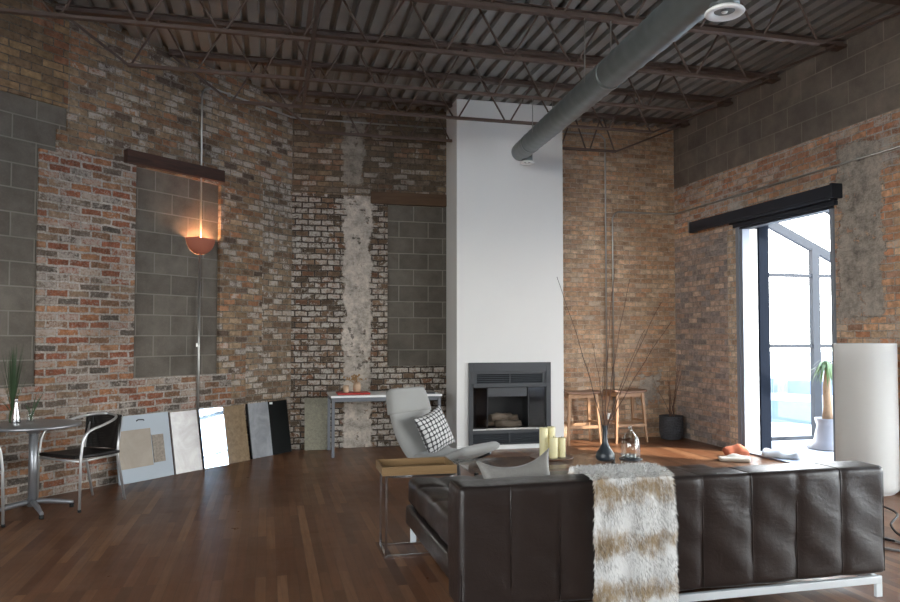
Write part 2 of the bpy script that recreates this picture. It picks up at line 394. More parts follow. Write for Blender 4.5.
M['glass'] = glass_mat()
M['table_glass'] = glass_mat('smoked_table_glass', (.86,.88,.87), 0.02, .55)
M['fire_glass'] = glass_mat('fireplace_glass', (.6,.6,.62), 0.05, .35)
M['red'] = simple('red_lacquer', (.40,.035,.03), .45, nscale=6, namt=.08)
M['ceramic'] = simple('dark_ceramic', (.035,.042,.05), .3, nscale=6, namt=.15)
M['cup'] = simple('tan_ceramic', (.48,.33,.22), .5, nscale=9, namt=.1)
M['twig'] = simple('dry_twig', (.11,.055,.035), .8, nscale=40, namt=.3)
M['twig_dark'] = simple('dark_twig', (.05,.035,.03), .8, nscale=40, namt=.3)
M['flower'] = simple('dried_flower', (.33,.19,.08), .9, nscale=60, namt=.4)
M['grass'] = simple('grass_blade_green', (.035,.07,.025), .6, nscale=20, namt=.4)
M['palm'] = simple('palm_leaf_green', (.05,.095,.03), .5, nscale=20, namt=.35)
M['trunk'] = simple('palm_trunk', (.16,.11,.07), .9, nscale=30, namt=.25, bstr=.5, bscale=40)
M['pot_white'] = simple('white_pot', (.14,.155,.19), .4, nscale=5, namt=.03)
M['soil'] = simple('soil', (.06,.04,.03), .95, nscale=40, namt=.4)
M['rubber'] = simple('black_rubber', (.015,.015,.015), .7)
M['cable_clear'] = simple('clear_grey_cable', (.35,.36,.36), .3)
M['rust_cloth'] = simple('rust_fabric', (.42,.13,.07), .85, nscale=12, namt=.2, bstr=.2, bscale=20)
M['cream_cloth'] = simple('cream_fabric', (.55,.47,.38), .9, nscale=12, namt=.15, bstr=.2, bscale=20)
M['grey_cloth'] = simple('pale_grey_fabric', (.42,.43,.44), .9, nscale=12, namt=.12, bstr=.2, bscale=20)
M['granite'] = simple('beige_granite', (.27,.25,.18), .35, nscale=55, namt=.55)
M['board'] = simple('display_board', (.40,.46,.52), .4, nscale=3, namt=.04)
M['deck_out'] = simple('balcony_decking', (.24,.26,.29), .7, nscale=6, namt=.1)
M['frame_out'] = simple('weathered_steel_frame', (.016,.021,.030), .7, nscale=8, namt=.15)
M['post_out'] = simple('dark_steel_post', (.006,.009,.016), .8, nscale=8, namt=.15, spec=.08)
M['conc_out'] = simple('snowy_ground', (.26,.28,.31), .9, nscale=.3, namt=.08)
M['bldg'] = simple('far_building', (.07,.10,.15), .9, nscale=.2, namt=.1)
M['bldg2'] = simple('far_building_window', (.03,.05,.09), .6, nscale=.2, namt=.1)

def leather():
    m, nt, out = new_mat('brown_leather'); g = G(nt)
    tc = g.n('ShaderNodeTexCoord').outputs['Object']
    a = g.noise(tc, 2.5, 4); b = g.noise(tc, 30, 5, .7)
    v = g.n('ShaderNodeTexVoronoi', {'Vector': tc, 'Scale': 260.0}).outputs[0]
    col = g.mix(a, (.014, .010, .009), (.024, .017, .015))
    w = g.n('ShaderNodeMapping', {'Vector': tc, 'Scale': (3.0, 3.0, 5.5)}).outputs[0]
    wr = g.noise(w, 1.6, 5, .6, .9)
    rr = g.math('MULTIPLY_ADD', b, .16, .24)
    h = g.math('ADD', g.math('MULTIPLY', wr, .85), g.math('ADD', g.math('MULTIPLY', b, .25), g.math('MULTIPLY', v, .06)))
    bsdf(g, out, col, rr, 0, h, .35, .012, .55)
    return m
M['leather'] = leather()
def fabric(name, c, c2, sc=420, rough=.9):
    m, nt, out = new_mat(name); g = G(nt)
    tc = g.n('ShaderNodeTexCoord').outputs['Object']
    w = g.noise(tc, sc, 2, .8); a = g.noise(tc, 6, 4)
    col = g.mix(g.step(w, .3, .7), c, c2)
    col = g.mix(g.math('MULTIPLY', a, .15), col, tuple(q*.6 for q in c))
    bsdf(g, out, col, rough, 0, g.math('ADD', g.math('MULTIPLY', w, .2), a), .25, .006, .2, **{'Sheen Weight': .15})
    return m
M['chair_fabric'] = fabric('grey_chair_fabric', (.27,.265,.25), (.36,.355,.34))
M['satin'] = fabric('grey_satin', (.17,.158,.143), (.25,.235,.215), 200, .45)
def plaid():
    m, nt, out = new_mat('black_white_weave'); g = G(nt)
    uv = g.n('ShaderNodeUVMap').outputs[0]
    s = g.n('ShaderNodeSeparateXYZ', {0: uv}); n1 = g.noise(uv, 14, 3)
    def lines(sock, f, ph, thr):
        return g.step(g.math('SINE', g.math('MULTIPLY_ADD', sock, f, g.math('MULTIPLY', n1, 2.6))), thr-.15, thr+.15)
    a = lines(s.outputs[0], 2*PI*9, 0, .05); b = lines(s.outputs[1], 2*PI*9, 0, .1)
    d = g.step(g.noise(uv, 24, 2), .38, .5)
    k = g.math('MULTIPLY', g.math('MAXIMUM', g.math('MULTIPLY', a, b), g.math('MULTIPLY', g.math('MULTIPLY', a, .0), b)), d)
    k2 = g.math('MULTIPLY', g.math('MAXIMUM', lines(s.outputs[0], 2*PI*9, 0, .66), lines(s.outputs[1], 2*PI*9, 0, .72)), .9)
    k = g.math('MAXIMUM', k, k2)
    col = g.mix(k, (.58,.57,.56), (.015,.013,.015))
    bsdf(g, out, col, .9, 0, g.noise(uv, 90, 3), .2, .003)
    return m
M['plaid'] = plaid()
def fur():
    m, nt, out = new_mat('faux_fur'); g = G(nt)
    tc = g.n('ShaderNodeTexCoord').outputs['Object']
    s = g.n('ShaderNodeSeparateXYZ', {0: tc})
    wob = g.noise(tc, 4.5, 4, .6)
    band = g.math('SINE', g.math('ADD', g.math('MULTIPLY', s.outputs[2], 25.0), g.math('MULTIPLY', wob, 7.0)))
    cols = g.math('SINE', g.math('MULTIPLY_ADD', s.outputs[0], 26.0, g.math('MULTIPLY', wob, 2.0)))
    f = g.step(g.math('ADD', g.math('ADD', band, g.math('MULTIPLY', cols, .22)), g.math('MULTIPLY', g.math('SUBTRACT', g.noise(g.n('ShaderNodeMapping', {'Vector': tc, 'Scale': (70, 30, 16)}).outputs[0], 1.0, 4, .7), .5), 4.2)), -.1, 1.25)
    col = g.mix(f, (.84,.83,.81), (.42,.31,.19))
    at = g.n('ShaderNodeAttribute', attribute_name='tipdark').outputs['Fac']
    sp = g.math('MULTIPLY', at, g.step(g.noise(tc, 9, 3), .36, .55))
    col = g.mix(g.math('MULTIPLY', sp, .8), col, (.10,.075,.06))
    bsdf(g, out, col, .75, 0, None, spec=.2)
    return m
M['fur'] = fur()
def wicker():
    m, nt, out = new_mat('black_wicker'); g = G(nt)
    tc = g.n('ShaderNodeTexCoord').outputs['Object']
    w = g.n('ShaderNodeTexWave', {'Vector': tc, 'Scale': 22.0, 'Distortion': 1.0}, bands_direction='Z').outputs[1]
    w2 = g.n('ShaderNodeTexWave', {'Vector': tc, 'Scale': 22.0, 'Distortion': 1.0}, bands_direction='X').outputs[1]
    h = g.math('MULTIPLY', w, w2)
    col = g.mix(h, (.008,.007,.007), (.03,.025,.022))
    bsdf(g, out, col, .5, 0, h, .8, .006)
    return m
M['wicker'] = wicker()
def ribbed():
    m, nt, out = new_mat('ribbed_charcoal'); g = G(nt)
    tc = g.n('ShaderNodeTexCoord').outputs['Object']
    v = g.n('ShaderNodeTexVoronoi', {'Vector': tc, 'Scale': 38.0}).outputs[0]
    col = g.mix(v, (.035,.037,.042), (.07,.072,.08))
    bsdf(g, out, col, .7, 0, v, .9, .008)
    return m
M['ribbed'] = ribbed()
def stone(name, c1, c2, scale=4, rough=.2, vein=.0, bs=0):
    m, nt, out = new_mat(name); g = G(nt)
    tc = g.n('ShaderNodeTexCoord').outputs['Object']
    a = g.noise(tc, scale, 7, .65, .8); f = g.noise(tc, scale*9, 4, .7)
    col = g.mix(g.step(a, .35, .65), c1, c2)
    col = g.mix(g.math('MULTIPLY', f, .25), col, tuple(q*.6 for q in c1))
    bsdf(g, out, col, rough, 0, f, .1, .003, .5)
    return m
M['travertine'] = stone('travertine_tile', (.36,.29,.215), (.43,.355,.27), 3, .4)
M['mosaic'] = stone('mosaic_tile', (.42,.36,.29), (.20,.15,.11), 55, .5)
M['marble'] = stone('pale_marble', (.36,.32,.305), (.50,.46,.44), 4, .15)
M['brown_stone'] = stone('polished_brown_granite', (.30,.215,.13), (.20,.14,.085), 26, .1)
M['grey_stone'] = stone('grey_marble', (.26,.27,.29), (.38,.39,.41), 6, .2)
M['black_stone'] = simple('black_granite', (.005,.006,.006), .6, spec=.12)
M['mirror'] = simple('mirror_glass', (.40,.52,.64), .04, 1.0, nscale=3, namt=.02)  # blue of the reflected sky is put into the mirror tint
M['slab'] = stone('speckled_beige_slab', (.26,.24,.17), (.15,.14,.10), 40, .5)
def shade():
    m, nt, out = new_mat('paper_lampshade'); g = G(nt)
    tc = g.n('ShaderNodeTexCoord').outputs['Object']
    nz = g.noise(tc, 2, 3)
    col = g.mix(nz, (.86,.85,.83), (.90,.89,.87))
    d = g.n('ShaderNodeBsdfDiffuse', {'Color': col})
    t = g.n('ShaderNodeBsdfTranslucent', {'Color': col})
    mx = g.n('ShaderNodeMixShader', {0: .6, 1: d.outputs[0], 2: t.outputs[0]})
    nt.links.new(mx.outputs[0], out.inputs[0]); return m
M['shade'] = shade()
def bulb():
    m, nt, out = new_mat('lit_bulb'); g = G(nt)
    tc = g.n('ShaderNodeTexCoord').outputs['Object']
    e = g.n('ShaderNodeEmission', {'Color': (1, .56, .27, 1), 'Strength': g.math('MULTIPLY_ADD', g.noise(tc, 5, 2), 4.0, 150.0)})
    nt.links.new(e.outputs[0], out.inputs[0]); return m
M['bulb'] = bulb()

# ------------------------------------------------------------------ room shell
ZC = 4.55
YB = 9.7
XR = 5.77
P0 = Vector((.286, YB)); DL = Vector((-.6963, -.7177)); NL = Vector((.7177, -.6963))
def LW(u, z, d=0.0):      # point on the left wall, u metres from the back corner, d metres into the room
    p = P0+DL*u+NL*d
    return Vector((p.x, p.y, z))
def wall(name, mapfn, rects, u0, u1, z0, z1, mats, flip=False, skin=.02):
    """rects: (u0,u1,z0,z1,material index, depth) ; depth None = opening. later rects win."""
    us = sorted({u0, u1, *[min(max(r[i], u0), u1) for r in rects for i in (0, 1)]})
    zs = sorted({z0, z1, *[min(max(r[i], z0), z1) for r in rects for i in (2, 3)]})
    def cell(a, b):
        if a < u0 or a > u1 or b < z0 or b > z1: return (0, 0.0, True)
        res = (0, 0.0, False)
        for r in rects:
            if r[0] <= a <= r[1] and r[2] <= b <= r[3]: res = (r[4], r[5], False)
        return res
    bm = bmesh.new(); uvl = bm.loops.layers.uv.new('UVMap')
    def quad(pts, uvs, mi):
        vs = [bm.verts.new(p) for p in pts]
        if flip: vs.reverse(); uvs = list(reversed(uvs))
        f = bm.faces.new(vs); f.material_index = mi
        for l, q in zip(f.loops, uvs): l[uvl].uv = q
    T = .35
    for i in range(len(us)-1):
        for j in range(len(zs)-1):
            a0, a1, b0, b1 = us[i], us[i+1], zs[j], zs[j+1]
            ac, bc = (a0+a1)/2, (b0+b1)/2
            mi, d, _ = cell(ac, bc)
            if d is not None:
                quad([mapfn(a0,b0,-d), mapfn(a1,b0,-d), mapfn(a1,b1,-d), mapfn(a0,b1,-d)], [(a0,b0),(a1,b0),(a1,b1),(a0,b1)], mi)
                quad([mapfn(a0,b0,-T), mapfn(a0,b1,-T), mapfn(a1,b1,-T), mapfn(a1,b0,-T)], [(a0,b0),(a0,b1),(a1,b1),(a1,b0)], mi)
            dd = T if d is None else d
            for (na, nb, pts) in ((us[i+1]+1e-4, bc, ((a1,b0),(a1,b1))), (ac, zs[j+1]+1e-4, ((a0,b1),(a1,b1)))):
                if na > u1 or nb > z1: continue
                m2, d2, _ = cell(na, nb); d2 = T if d2 is None else d2
                if abs(dd-d2) < 1e-6: continue
                lo = min(dd, d2)
                (p, q) = pts; mm = mi if dd < d2 else m2
                du = abs(dd-d2)
                pp = [mapfn(p[0],p[1],-dd), mapfn(q[0],q[1],-dd), mapfn(q[0],q[1],-d2), mapfn(p[0],p[1],-d2)]
                quad(pp, [(p[0],p[1]), (q[0],q[1]), (q[0]+du*(p[0]==q[0]),q[1]+du*(p[1]==q[1])), (p[0]+du*(p[0]==q[0]),p[1]+du*(p[1]==q[1]))], mm)
    me = bpy.data.meshes.new(name); bm.to_mesh(me); bm.free()
    for m in mats: me.materials.append(m)
    o = bpy.data.objects.new(name, me); C.objects.link(o); o['kind'] = 'structure'
    return o

lw = wall('wall_left', lambda u, z, d: LW(u, z, d), [
    (0,7,0,ZC,0,0.0), (1.0,7,0,1.02,1,0.0), (2.306,3.6,0,3.2,1,0.0), (0,.52,0,3.4,2,0.0), (.52,.78,0,1.35,2,0.0),
    (3.05,7,3.58,ZC,3,0.0), (3.31,7,1.0,3.58,4,0.02), (3.05,3.31,3.363,3.58,4,0.02), (3.15,3.31,3.146,3.363,4,0.02),
    (1.186,2.306,1.02,3.19,4,.045)],
    0, 7, 0, ZC, [M['brick_tan'], M['brick_red'], M['brick_white_corner'], M['brick_brown'], M['block_grey']], flip=True)
bw = wall('wall_back', lambda u, z, d: Vector((u, YB-d, z)), [
    (.286,2.36,0,ZC,0,0.0), (.286,1.53,0,3.30,1,0.0), (1.53,2.36,0,1.05,1,0.0), (1.53,2.36,1.05,3.2,2,.045),
    (2.36,XR,0,ZC,3,0.0)],
    .286, XR, 0, ZC, [M['brick_dark'], M['brick_white'], M['block_grey_low'], M['brick_yellow']])
rw = wall('wall_right', lambda u, z, d: Vector((XR-d, u, z)), [
    (-3,YB,0,ZC,0,0.0), (-3,YB,3.03,3.60,4,0.0), (-3,YB,3.60,ZC,1,0.0), (8.41,YB,0,2.86,2,0.0), (8.22,8.41,0,2.82,3,-.012), (6.55,8.14,0,2.86,0,None), (.3,5.42,0,2.86,0,None)],
    -3, YB, 0, ZC, [M['brick_right'], M['block_dark'], M['brick_panel'], M['brick_jamb_sunlit'], M['brick_right_top']], flip=True)
ln = wall('wall_left_near', lambda u, z, d: Vector((-4.588+d, u, z)), [(-2.6,2.2,.9,4.2,0,None)], -3, 4.676, 0, ZC, [M['brick_tan']])
rr_ = wall('wall_rear', lambda u, z, d: Vector((u, -3+d, z)), [(-3.9,-.9,.7,4.2,0,None)], -4.588, XR, 0, ZC, [M['wall_plain']], flip=True)
MB().box(-6, 6.15, -3.4, 10.1, -.15, 0).build('floor', M['floor'], kind='structure')
# corrugated roof deck, ribs run away from the camera
def deck():
    bm = MB(); x = -4.75; p = .168; prof = []
    while x < 6.0:
        prof += [(x, 4.50), (x+.098, 4.50), (x+.112, 4.545), (x+.154, 4.545)]; x += p
    ya, yb = -3.2, YB+.2
    A = [bm.v((q[0], ya, q[1])) for q in prof]; B = [bm.v((q[0], yb, q[1])) for q in prof]
    for i in range(len(prof)-1): bm.face([A[i], B[i], B[i+1], A[i+1]])
    bm.box(-5.2, 6.3, -3.4, YB+.5, 4.60, 4.72)
    return bm
deck().build('ceiling', M['deck'], kind='structure')

# rear windows (their panes and bars) and the near glazed opening in the right wall
def window_y(name, x0, x1, z0, z1, y, nx, nz, t=.06):
    f = MB()
    f.box(x0, x1, y-.05, y+.05, z0, z0+t).box(x0, x1, y-.05, y+.05, z1-t, z1).box(x0, x0+t, y-.05, y+.05, z0+t, z1-t).box(x1-t, x1, y-.05, y+.05, z0+t, z1-t)
    for i in range(1, nx): xx = x0+(x1-x0)*i/nx; f.box(xx-.025, xx+.025, y-.04, y+.04, z0+t, z1-t)
    for i in range(1, nz): zz = z0+(z1-z0)*i/nz; f.box(x0+t, x1-t, y-.03, y+.03, zz-.025, zz+.025)
    o = f.build(name, M['frame_blue'], kind='structure')
    MB().box(x0+t, x1-t, y-.004, y+.004, z0+t, z1-t).build('glass_pane', M['glass'], o)
window_y('window_1', -3.9, -.9, .7, 4.2, -3.2, 3, 3)
def window_x(name, y0, y1, z0, z1, x, ny, zz_, t=.06):
    f = MB()
    f.box(x-.05, x+.05, y0, y1, z0, z0+t).box(x-.05, x+.05, y0, y1, z1-t, z1).box(x-.05, x+.05, y0, y0+t, z0+t, z1-t).box(x-.05, x+.05, y1-t, y1, z0+t, z1-t)
    for i in range(1, ny): yy = y0+(y1-y0)*i/ny; f.box(x-.04, x+.04, yy-.03, yy+.03, z0+t, z1-t)
    for z in zz_: f.box(x-.03, x+.03, y0+t, y1-t, z-.025, z+.025)
    o = f.build(name, M['frame_blue'], kind='structure')
    MB().box(x-.004, x+.004, y0+t, y1-t, z0+t, z1-t).build('glass_pane', M['glass'], o)
window_x('window_2', .3, 5.42, 0.02, 2.86, 5.95, 4, (1.3, 2.3))

window_x('fill_window', -2.6, 2.2, .9, 4.2, -4.78, 4, (2.0, 3.1))  # unseen window added in the left wall to brighten the right wall
# old lintels
o = MB().box(0, 1.27, -.06, .012, 0, .135).build('trim_1', M['lintel'], kind='structure', bevel=.006)
a = LW(2.45, 3.19, 0); o.location = a; o.rotation_euler = (0, R(-1.0), math.atan2(-DL.y, -DL.x))
MB().box(1.30, 2.33, YB-.03, YB+.03, 3.20, 3.36).build('trim_2', M['lintel_tan'], kind='structure', bevel=.006)

# chimney breast with firebox hole
CX0, CX1, CY = 2.33, 3.78, 9.12
FX0, FX1, FZ0, FZ1 = 2.48, 3.59, .06, 1.11
def chimney():
    b = MB()
    ox0, ox1, oz0, oz1 = FX0+.06, FX1-.07, .26, .80
    xs = [CX0, ox0, ox1, CX1]; zs = [0, oz0, oz1, 4.5]
    for i in range(3):
        for j in range(3):
            if i == 1 and j == 1: continue
            b.face([b.v((xs[i], CY, zs[j])), b.v((xs[i+1], CY, zs[j])), b.v((xs[i+1], CY, zs[j+1])), b.v((xs[i], CY, zs[j+1]))])
    for x in (CX0, CX1):
        b.face([b.v((x, CY, 0)), b.v((x, CY, 4.5)), b.v((x, YB-.01, 4.5)), b.v((x, YB-.01, 0))])
    b.face([b.v((CX0, CY, 4.5)), b.v((CX1, CY, 4.5)), b.v((CX1, YB-.01, 4.5)), b.v((CX0, YB-.01, 4.5))])
    return b
ch = chimney().build('wall_chimney', M['plaster'], kind='structure')
MB().box(CX0-.004, CX1+.004, CY-.012, CY-.001, 0, .055).build('baseboard_chimney', M['white_trim'], kind='structure')

# ------------------------------------------------------------------ fireplace
def fx(p): return FX0+(p-100)/452*1.11
def fz(p): return 1.11-(p-72)/455*1.05
fp = thing('fireplace', 'dark grey metal fireplace set into the tall white chimney breast', 'fireplace', (3.035, CY, .06))
def FP(name, b, m, parent=fp, bevel=0):
    b.bm.transform(Matrix.Translation(-Vector((3.035, CY, .06)))); return b.build(name, m, parent, bevel)
y0 = CY-.03
s = MB()
s.box(FX0, fx(122), y0, CY-.001, FZ0, FZ1).box(fx(525), FX1, y0, CY-.001, FZ0, FZ1)
s.box(fx(122), fx(525), y0, CY-.001, fz(125), FZ1).box(fx(122), fx(525), y0, CY-.001, FZ0, fz(525)+.01)
FP('surround', s, M['fire_grey'], bevel=.004)
yy = CY-.018
s = MB(); s.box(fx(122), fx(525), yy, CY-.001, fz(135), fz(125)).box(fx(122), fx(145), yy, CY-.001, fz(187), fz(135)).box(fx(505), fx(525), yy, CY-.001, fz(187), fz(135)).box(fx(321), fx(329), yy, CY-.001, fz(187), fz(135))
s.box(fx(122), fx(525), y0-.012, CY-.001, fz(208), fz(187))
lv = FP('upper_louver', s, M['fire_grey'])
s = MB(); s.box(fx(145), fx(505), CY-.006, CY-.001, fz(187), fz(135))
for k in range(5):
    z = fz(187)+.012+k*.024; s.bar((fx(145), CY-.013, z), (fx(505), CY-.013, z), .016, .003, up=(0, -.6, .8))
FP('upper_vent_slats', s, M['slot'])
s = MB(); s.box(fx(122), fx(525), yy, CY-.001, fz(462), fz(446)).box(fx(318), fx(326), yy, CY-.001, fz(522), fz(462)).box(fx(122), fx(525), yy, CY-.001, FZ0, fz(520))
FP('lower_louver', s, M['fire_grey'])
s = MB(); s.box(fx(122), fx(525), CY-.006, CY-.001, fz(520), fz(462))
for k in range(5):
    z = fz(520)+.012+k*.025; s.bar((fx(122), CY-.013, z), (fx(525), CY-.013, z), .016, .003, up=(0, -.6, .8))
FP('lower_vent_slats', s, M['slot'])
# firebox: splayed box
bx0, bx1, bz0, bz1, bd = fx(122), fx(525), fz(446), fz(208), .42
s = MB()
q = [(bx0, CY, bz0), (bx1, CY, bz0), (bx1, CY, bz1), (bx0, CY, bz1)]
ix0, ix1 = bx0+.17, bx1-.17
w = [(ix0, CY+bd, bz0), (ix1, CY+bd, bz0), (ix1, CY+bd, bz1), (ix0, CY+bd, bz1)]
Q = [s.v(p) for p in q]; W = [s.v(p) for p in w]
for i in range(4): s.face([Q[i], Q[(i+1)%4], W[(i+1)%4], W[i]])
s.face(W)
FP('firebox', s, M['fire_dark'])
s = MB(); s.box(fx(205), fx(420), CY-.004, CY+.05, fz(262), fz(212)); FP('hood', s, M['fire_grey'])
s = MB(); s.box(fx(195), fx(470), CY-.008, CY+.02, fz(446), fz(437)); FP('door_sill', s, M['galv'])
for a_, b_ in ((122, 205), (425, 524)):
    z0_, z1_ = fz(437), fz(208); s = MB(); s.box(fx(a_), fx(a_)+.012, CY-.01, CY, z0_, z1_).box(fx(b_)-.012, fx(b_), CY-.01, CY, z0_, z1_).box(fx(a_)+.012, fx(b_)-.012, CY-.01, CY, z1_-.012, z1_).box(fx(a_)+.012, fx(b_)-.012, CY-.01, CY, z0_, z0_+.012)
    dr = FP('glass_door', s, M['black_metal'])
    s = MB(); s.box(fx(a_)+.012, fx(b_)-.012, CY-.007, CY-.003, z0_+.012, z1_-.012); FP('pane', s, M['fire_glass'], dr)
for i, (xx, yy2, zz, L, an) in enumerate([(2.93, CY+.22, .31, .38, .1), (3.06, CY+.14, .30, .34, -.15), (2.96, CY+.17, .39, .34, .35), (3.10, CY+.24, .37, .24, -.5)]):
    s = MB(); dx, dy = math.cos(an)*L/2, math.sin(an)*L/2
    s.tube([(xx-dx, yy2-dy, zz), (xx-dx*.4, yy2-dy*.4, zz+.012), (xx+dx*.4, yy2+dy*.4, zz-.004), (xx+dx, yy2+dy, zz+.012)], [.045, .052, .048, .04], 12)
    tag(FP('log', s, M['log'], None), ['pale split log at the back of the firebox', 'pale log at the front of the firebox', 'pale log laid across the two lower logs in the firebox', 'short pale log leaning on the pile in the firebox'][i], 'log', 'logs in the fireplace').location = (3.035, CY, .06)

# ------------------------------------------------------------------ joists
JY = [9.3, 8.3, 7.4, 6.38, 5.4, 4.42, 3.44, 2.46, 1.48]
def lwx(y): return P0.x+(y-P0.y)/DL.y*DL.x      # x of the left wall at depth y
names = {9.3:'last open web steel roof joist, against the back wall', 8.3:'open web steel roof joist, second from the back wall', 7.4:'open web steel roof joist before the chimney top, third from the back wall',
         6.38:'open web steel roof joist, fourth from the back wall', 5.4:'open web steel roof joist at the top picture edge'}
def joist(y, x0, x1, label, endL=True, endR=True):
    t = thing('roof_joist', label, 'joist', (x0, y, 4.4), 0, 'roof joists')
    L = x1-x0; zt, zb = .07, -.41
    s = MB(); s.box(0, L, -.05, -.012, .092, .10).box(0, L, .012, .05, .092, .10).box(0, L, -.02, -.012, .045, .092).box(0, L, .012, .02, .045, .092)
    s.box(0, L, -.045, .045, .045, .051)
    s.build('top_chord', M['steel'], t)
    bl = .62 if endL else 0; br = L-(1.1 if endR else 0)
    s = MB(); s.box(bl, br, -.026, .026, zb-.006, zb).box(bl, br, -.012, -.006, zb, zb+.025).box(bl, br, .006, .012, zb, zb+.025)
    s.build('bottom_chord', M['steel'], t)
    s = MB(); n = max(2, round((br-bl)/.62)); st = (br-bl)/n
    if endL: s.bar((.03, 0, .05), (bl+.02, 0, zb), .022, .022)
    if endR: s.bar((L-.03, 0, .05), (br-.02, 0, zb), .022, .022)
    for k in range(n):
        a = bl+k*st; s.tube([(a+.03, 0, zb+.01), (a+st/2-.02, 0, .05)], .0105, 6); s.tube([(a+st/2+.02, 0, .05), (a+st-.03, 0, zb+.01)], .0105, 6)
    s.build('web', M['steel'], t)
    if endR:
        s = MB().box(L-.14, L, -.07, .07, .02, .045); s.build('bearing_seat', M['steel'], t)
    return t
for y in JY:
    x0 = max(lwx(y), -4.58)+.02
    if y == 9.3:
        joist(y, x0, CX0-.02, 'last open web steel roof joist, left of the chimney against the back wall', True, False)
        joist(y, CX1+.02, XR-.02, 'short open web steel roof joist, right of the chimney against the back wall', False, True)
    elif y in names: joist(y, x0, XR-.02, names[y])
    else: joist(y, x0, XR-.02, 'open web steel roof joist nearer than the top edge of the view')
for (x, nm) in ((.35, 'thin steel bridging rails tying the joists together left of the chimney'),):
    b = thing('joist_bridging', nm, 'bridging', (x, 5, 4.4), 0)
    s = MB(); s.box(-.02, .02, -3.5, 4.32, .02, .027).box(-.02, -.014, -3.5, 4.32, .027, .04); s.build('upper_rail', M['steel'], b)
    s = MB(); s.box(-.018, .018, -3.5, 3.32, -.427, -.42).box(-.018, -.013, -3.5, 3.32, -.445, -.427); s.build('lower_rail', M['steel'], b)

# ------------------------------------------------------------------ duct
def duct():
    Y1, Y0 = 8.66, -2.5
    D = Vector((.148, 1, .084)); E = Vector((2.663, 6.197, 3.532)); Rr = .112
    t = thing('air_duct', 'large round grey metal air duct hanging under the roof joists', 'duct', tuple(E), 0)
    N = 170
    pts = [D*((Y0+(Y1-Y0)*i/N)-6.197) for i in range(N+1)]
    rs = [Rr+(.0035 if i % 3 == 0 else 0) for i in range(N+1)]
    dn = D.normalized()
    e = pts[-1]
    pts += [e+dn*.02, e+dn*.035]; rs += [Rr*.96, Rr*.82]
    MB().tube(pts, rs, 40).build('duct_pipe', M['duct'], t)
    for Y in (8.0, 5.1):
        p = D*(Y-6.197)
        MB().tube([p-dn*.03, p-dn*.028, p+dn*.028, p+dn*.03], [Rr+.001, Rr+.005, Rr+.005, Rr+.001], 40).build('joint_band', M['duct'], t)
    for Y, r, in ((8.52, .075), (3.36, .085)):
        p = D*(Y-6.197)+Vector((.0, 0, 0))
        MB().lathe([(r*.9, -.03), (r*.9, -Rr-.035)], 28, c=(p.x+.06, p.y, p.z)).build('takeoff_collar', M['duct'], t)
        z = p.z-Rr-.035; c = (p.x+.06, p.y, z)
        v = MB().lathe([(r*1.15, .0), (r*1.2, -.008), (r*1.1, -.016), (r*.8, -.012), (r*.62, .0), (r*.60, .012), (r*.95, .012), (r*1.15, .0)], 32, c=c, cap=False).build('diffuser_ring', M['white_trim'], t)
        MB().lathe([(r*.60, .006), (0.0, .02)], 24, c=c, cap=False).build('throat_shade_disc', M['black_metal'], t)  # black disc paints the shade inside the diffuser opening
        MB().lathe([(0.0, -.010), (r*.16, -.009), (r*.20, -.004), (0.0, .002)], 24, c=c, cap=False).build('diffuser_cone', M['white_trim'], t)
    for Y in (7.4, 5.4, 3.44):
        p = D*(Y-6.197)
        zt = 4.40-(E.z)
        for q_ in (-1, 1): MB().bar((p.x+q_*(Rr+.002), p.y, p.z), (p.x+q_*(Rr+.002), p.y, 3.99-E.z), .003, .02, up=(0,1,0)).build('hanger_strap', M['galv'], t)
duct()

# ------------------------------------------------------------------ conduits and wall lamp
def smooth_path(pts, r, n=6):
    pts = [Vector(p) for p in pts]; out = [pts[0]]
    for a, b, c in zip(pts, pts[1:], pts[2:]):
        u = (a-b).normalized()*r; v = (c-b).normalized()*r
        out += bez(b+u, b+u*.45, b+v*.45, b+v, n)
    out.append(pts[-1]); return out
uL = 1.50
t = thing('electrical_conduit', 'thin metal conduit bending along the left and back wall above the wall lamp', 'conduit', (0,0,0))
P = smooth_path([LW(uL, 2.52, .028), LW(uL, 4.20, .028), LW(uL-.14, 4.26, .03), LW(.03, 4.26, .04), Vector((CX0-.01, YB-.03, 4.26))], .06)
MB().tube(P, .011, 8).build('pipe', M['galv'], t)
for u in (1.1, .6): MB().box(-.02, .02, -.02, .02, -.02, .02, mat=Matrix.Translation(LW(u, 4.26, .02))).build('clip', M['galv'], t)
t = thing('electrical_conduit', 'straight metal conduit running down from the wall lamp to the floor', 'conduit')
MB().tube([LW(uL, 2.36, .02), LW(uL, .02, .02)], .013, 8).build('pipe', M['galv'], t)
MB().box(-.018, .018, -.016, .016, -.02, .02, mat=Matrix.Translation(LW(uL, 1.35, .006))).build('clip', M['galv'], t)
t = thing('electrical_conduit', 'metal conduit running from the chimney top and down the right back wall', 'conduit')
P = smooth_path([(CX1+.01, YB-.03, 4.33), (4.66, YB-.03, 4.33), (4.66, YB-.03, .35)], .12)
MB().tube(P, .012, 8).build('pipe', M['galv'], t)
MB().box(4.61, 4.71, YB-.05, YB-.001, .22, .36).build('outlet_box', M['galv'], t)
t = thing('electrical_conduit', 'metal conduit rising beside the first and turning right onto the door wall', 'conduit')
P = smooth_path([(4.77, YB-.025, .30), (4.77, YB-.025, 3.23), (XR-.025, YB-.025, 3.23), (XR-.025, 4.9, 3.23)], .12)
MB().tube(P, .011, 8).build('pipe', M['galv'], t)
for y in (8.9, 7.6, 6.2): MB().box(XR-.03, XR-.001, y-.015, y+.015, 3.21, 3.25).build('clip', M['galv'], t)
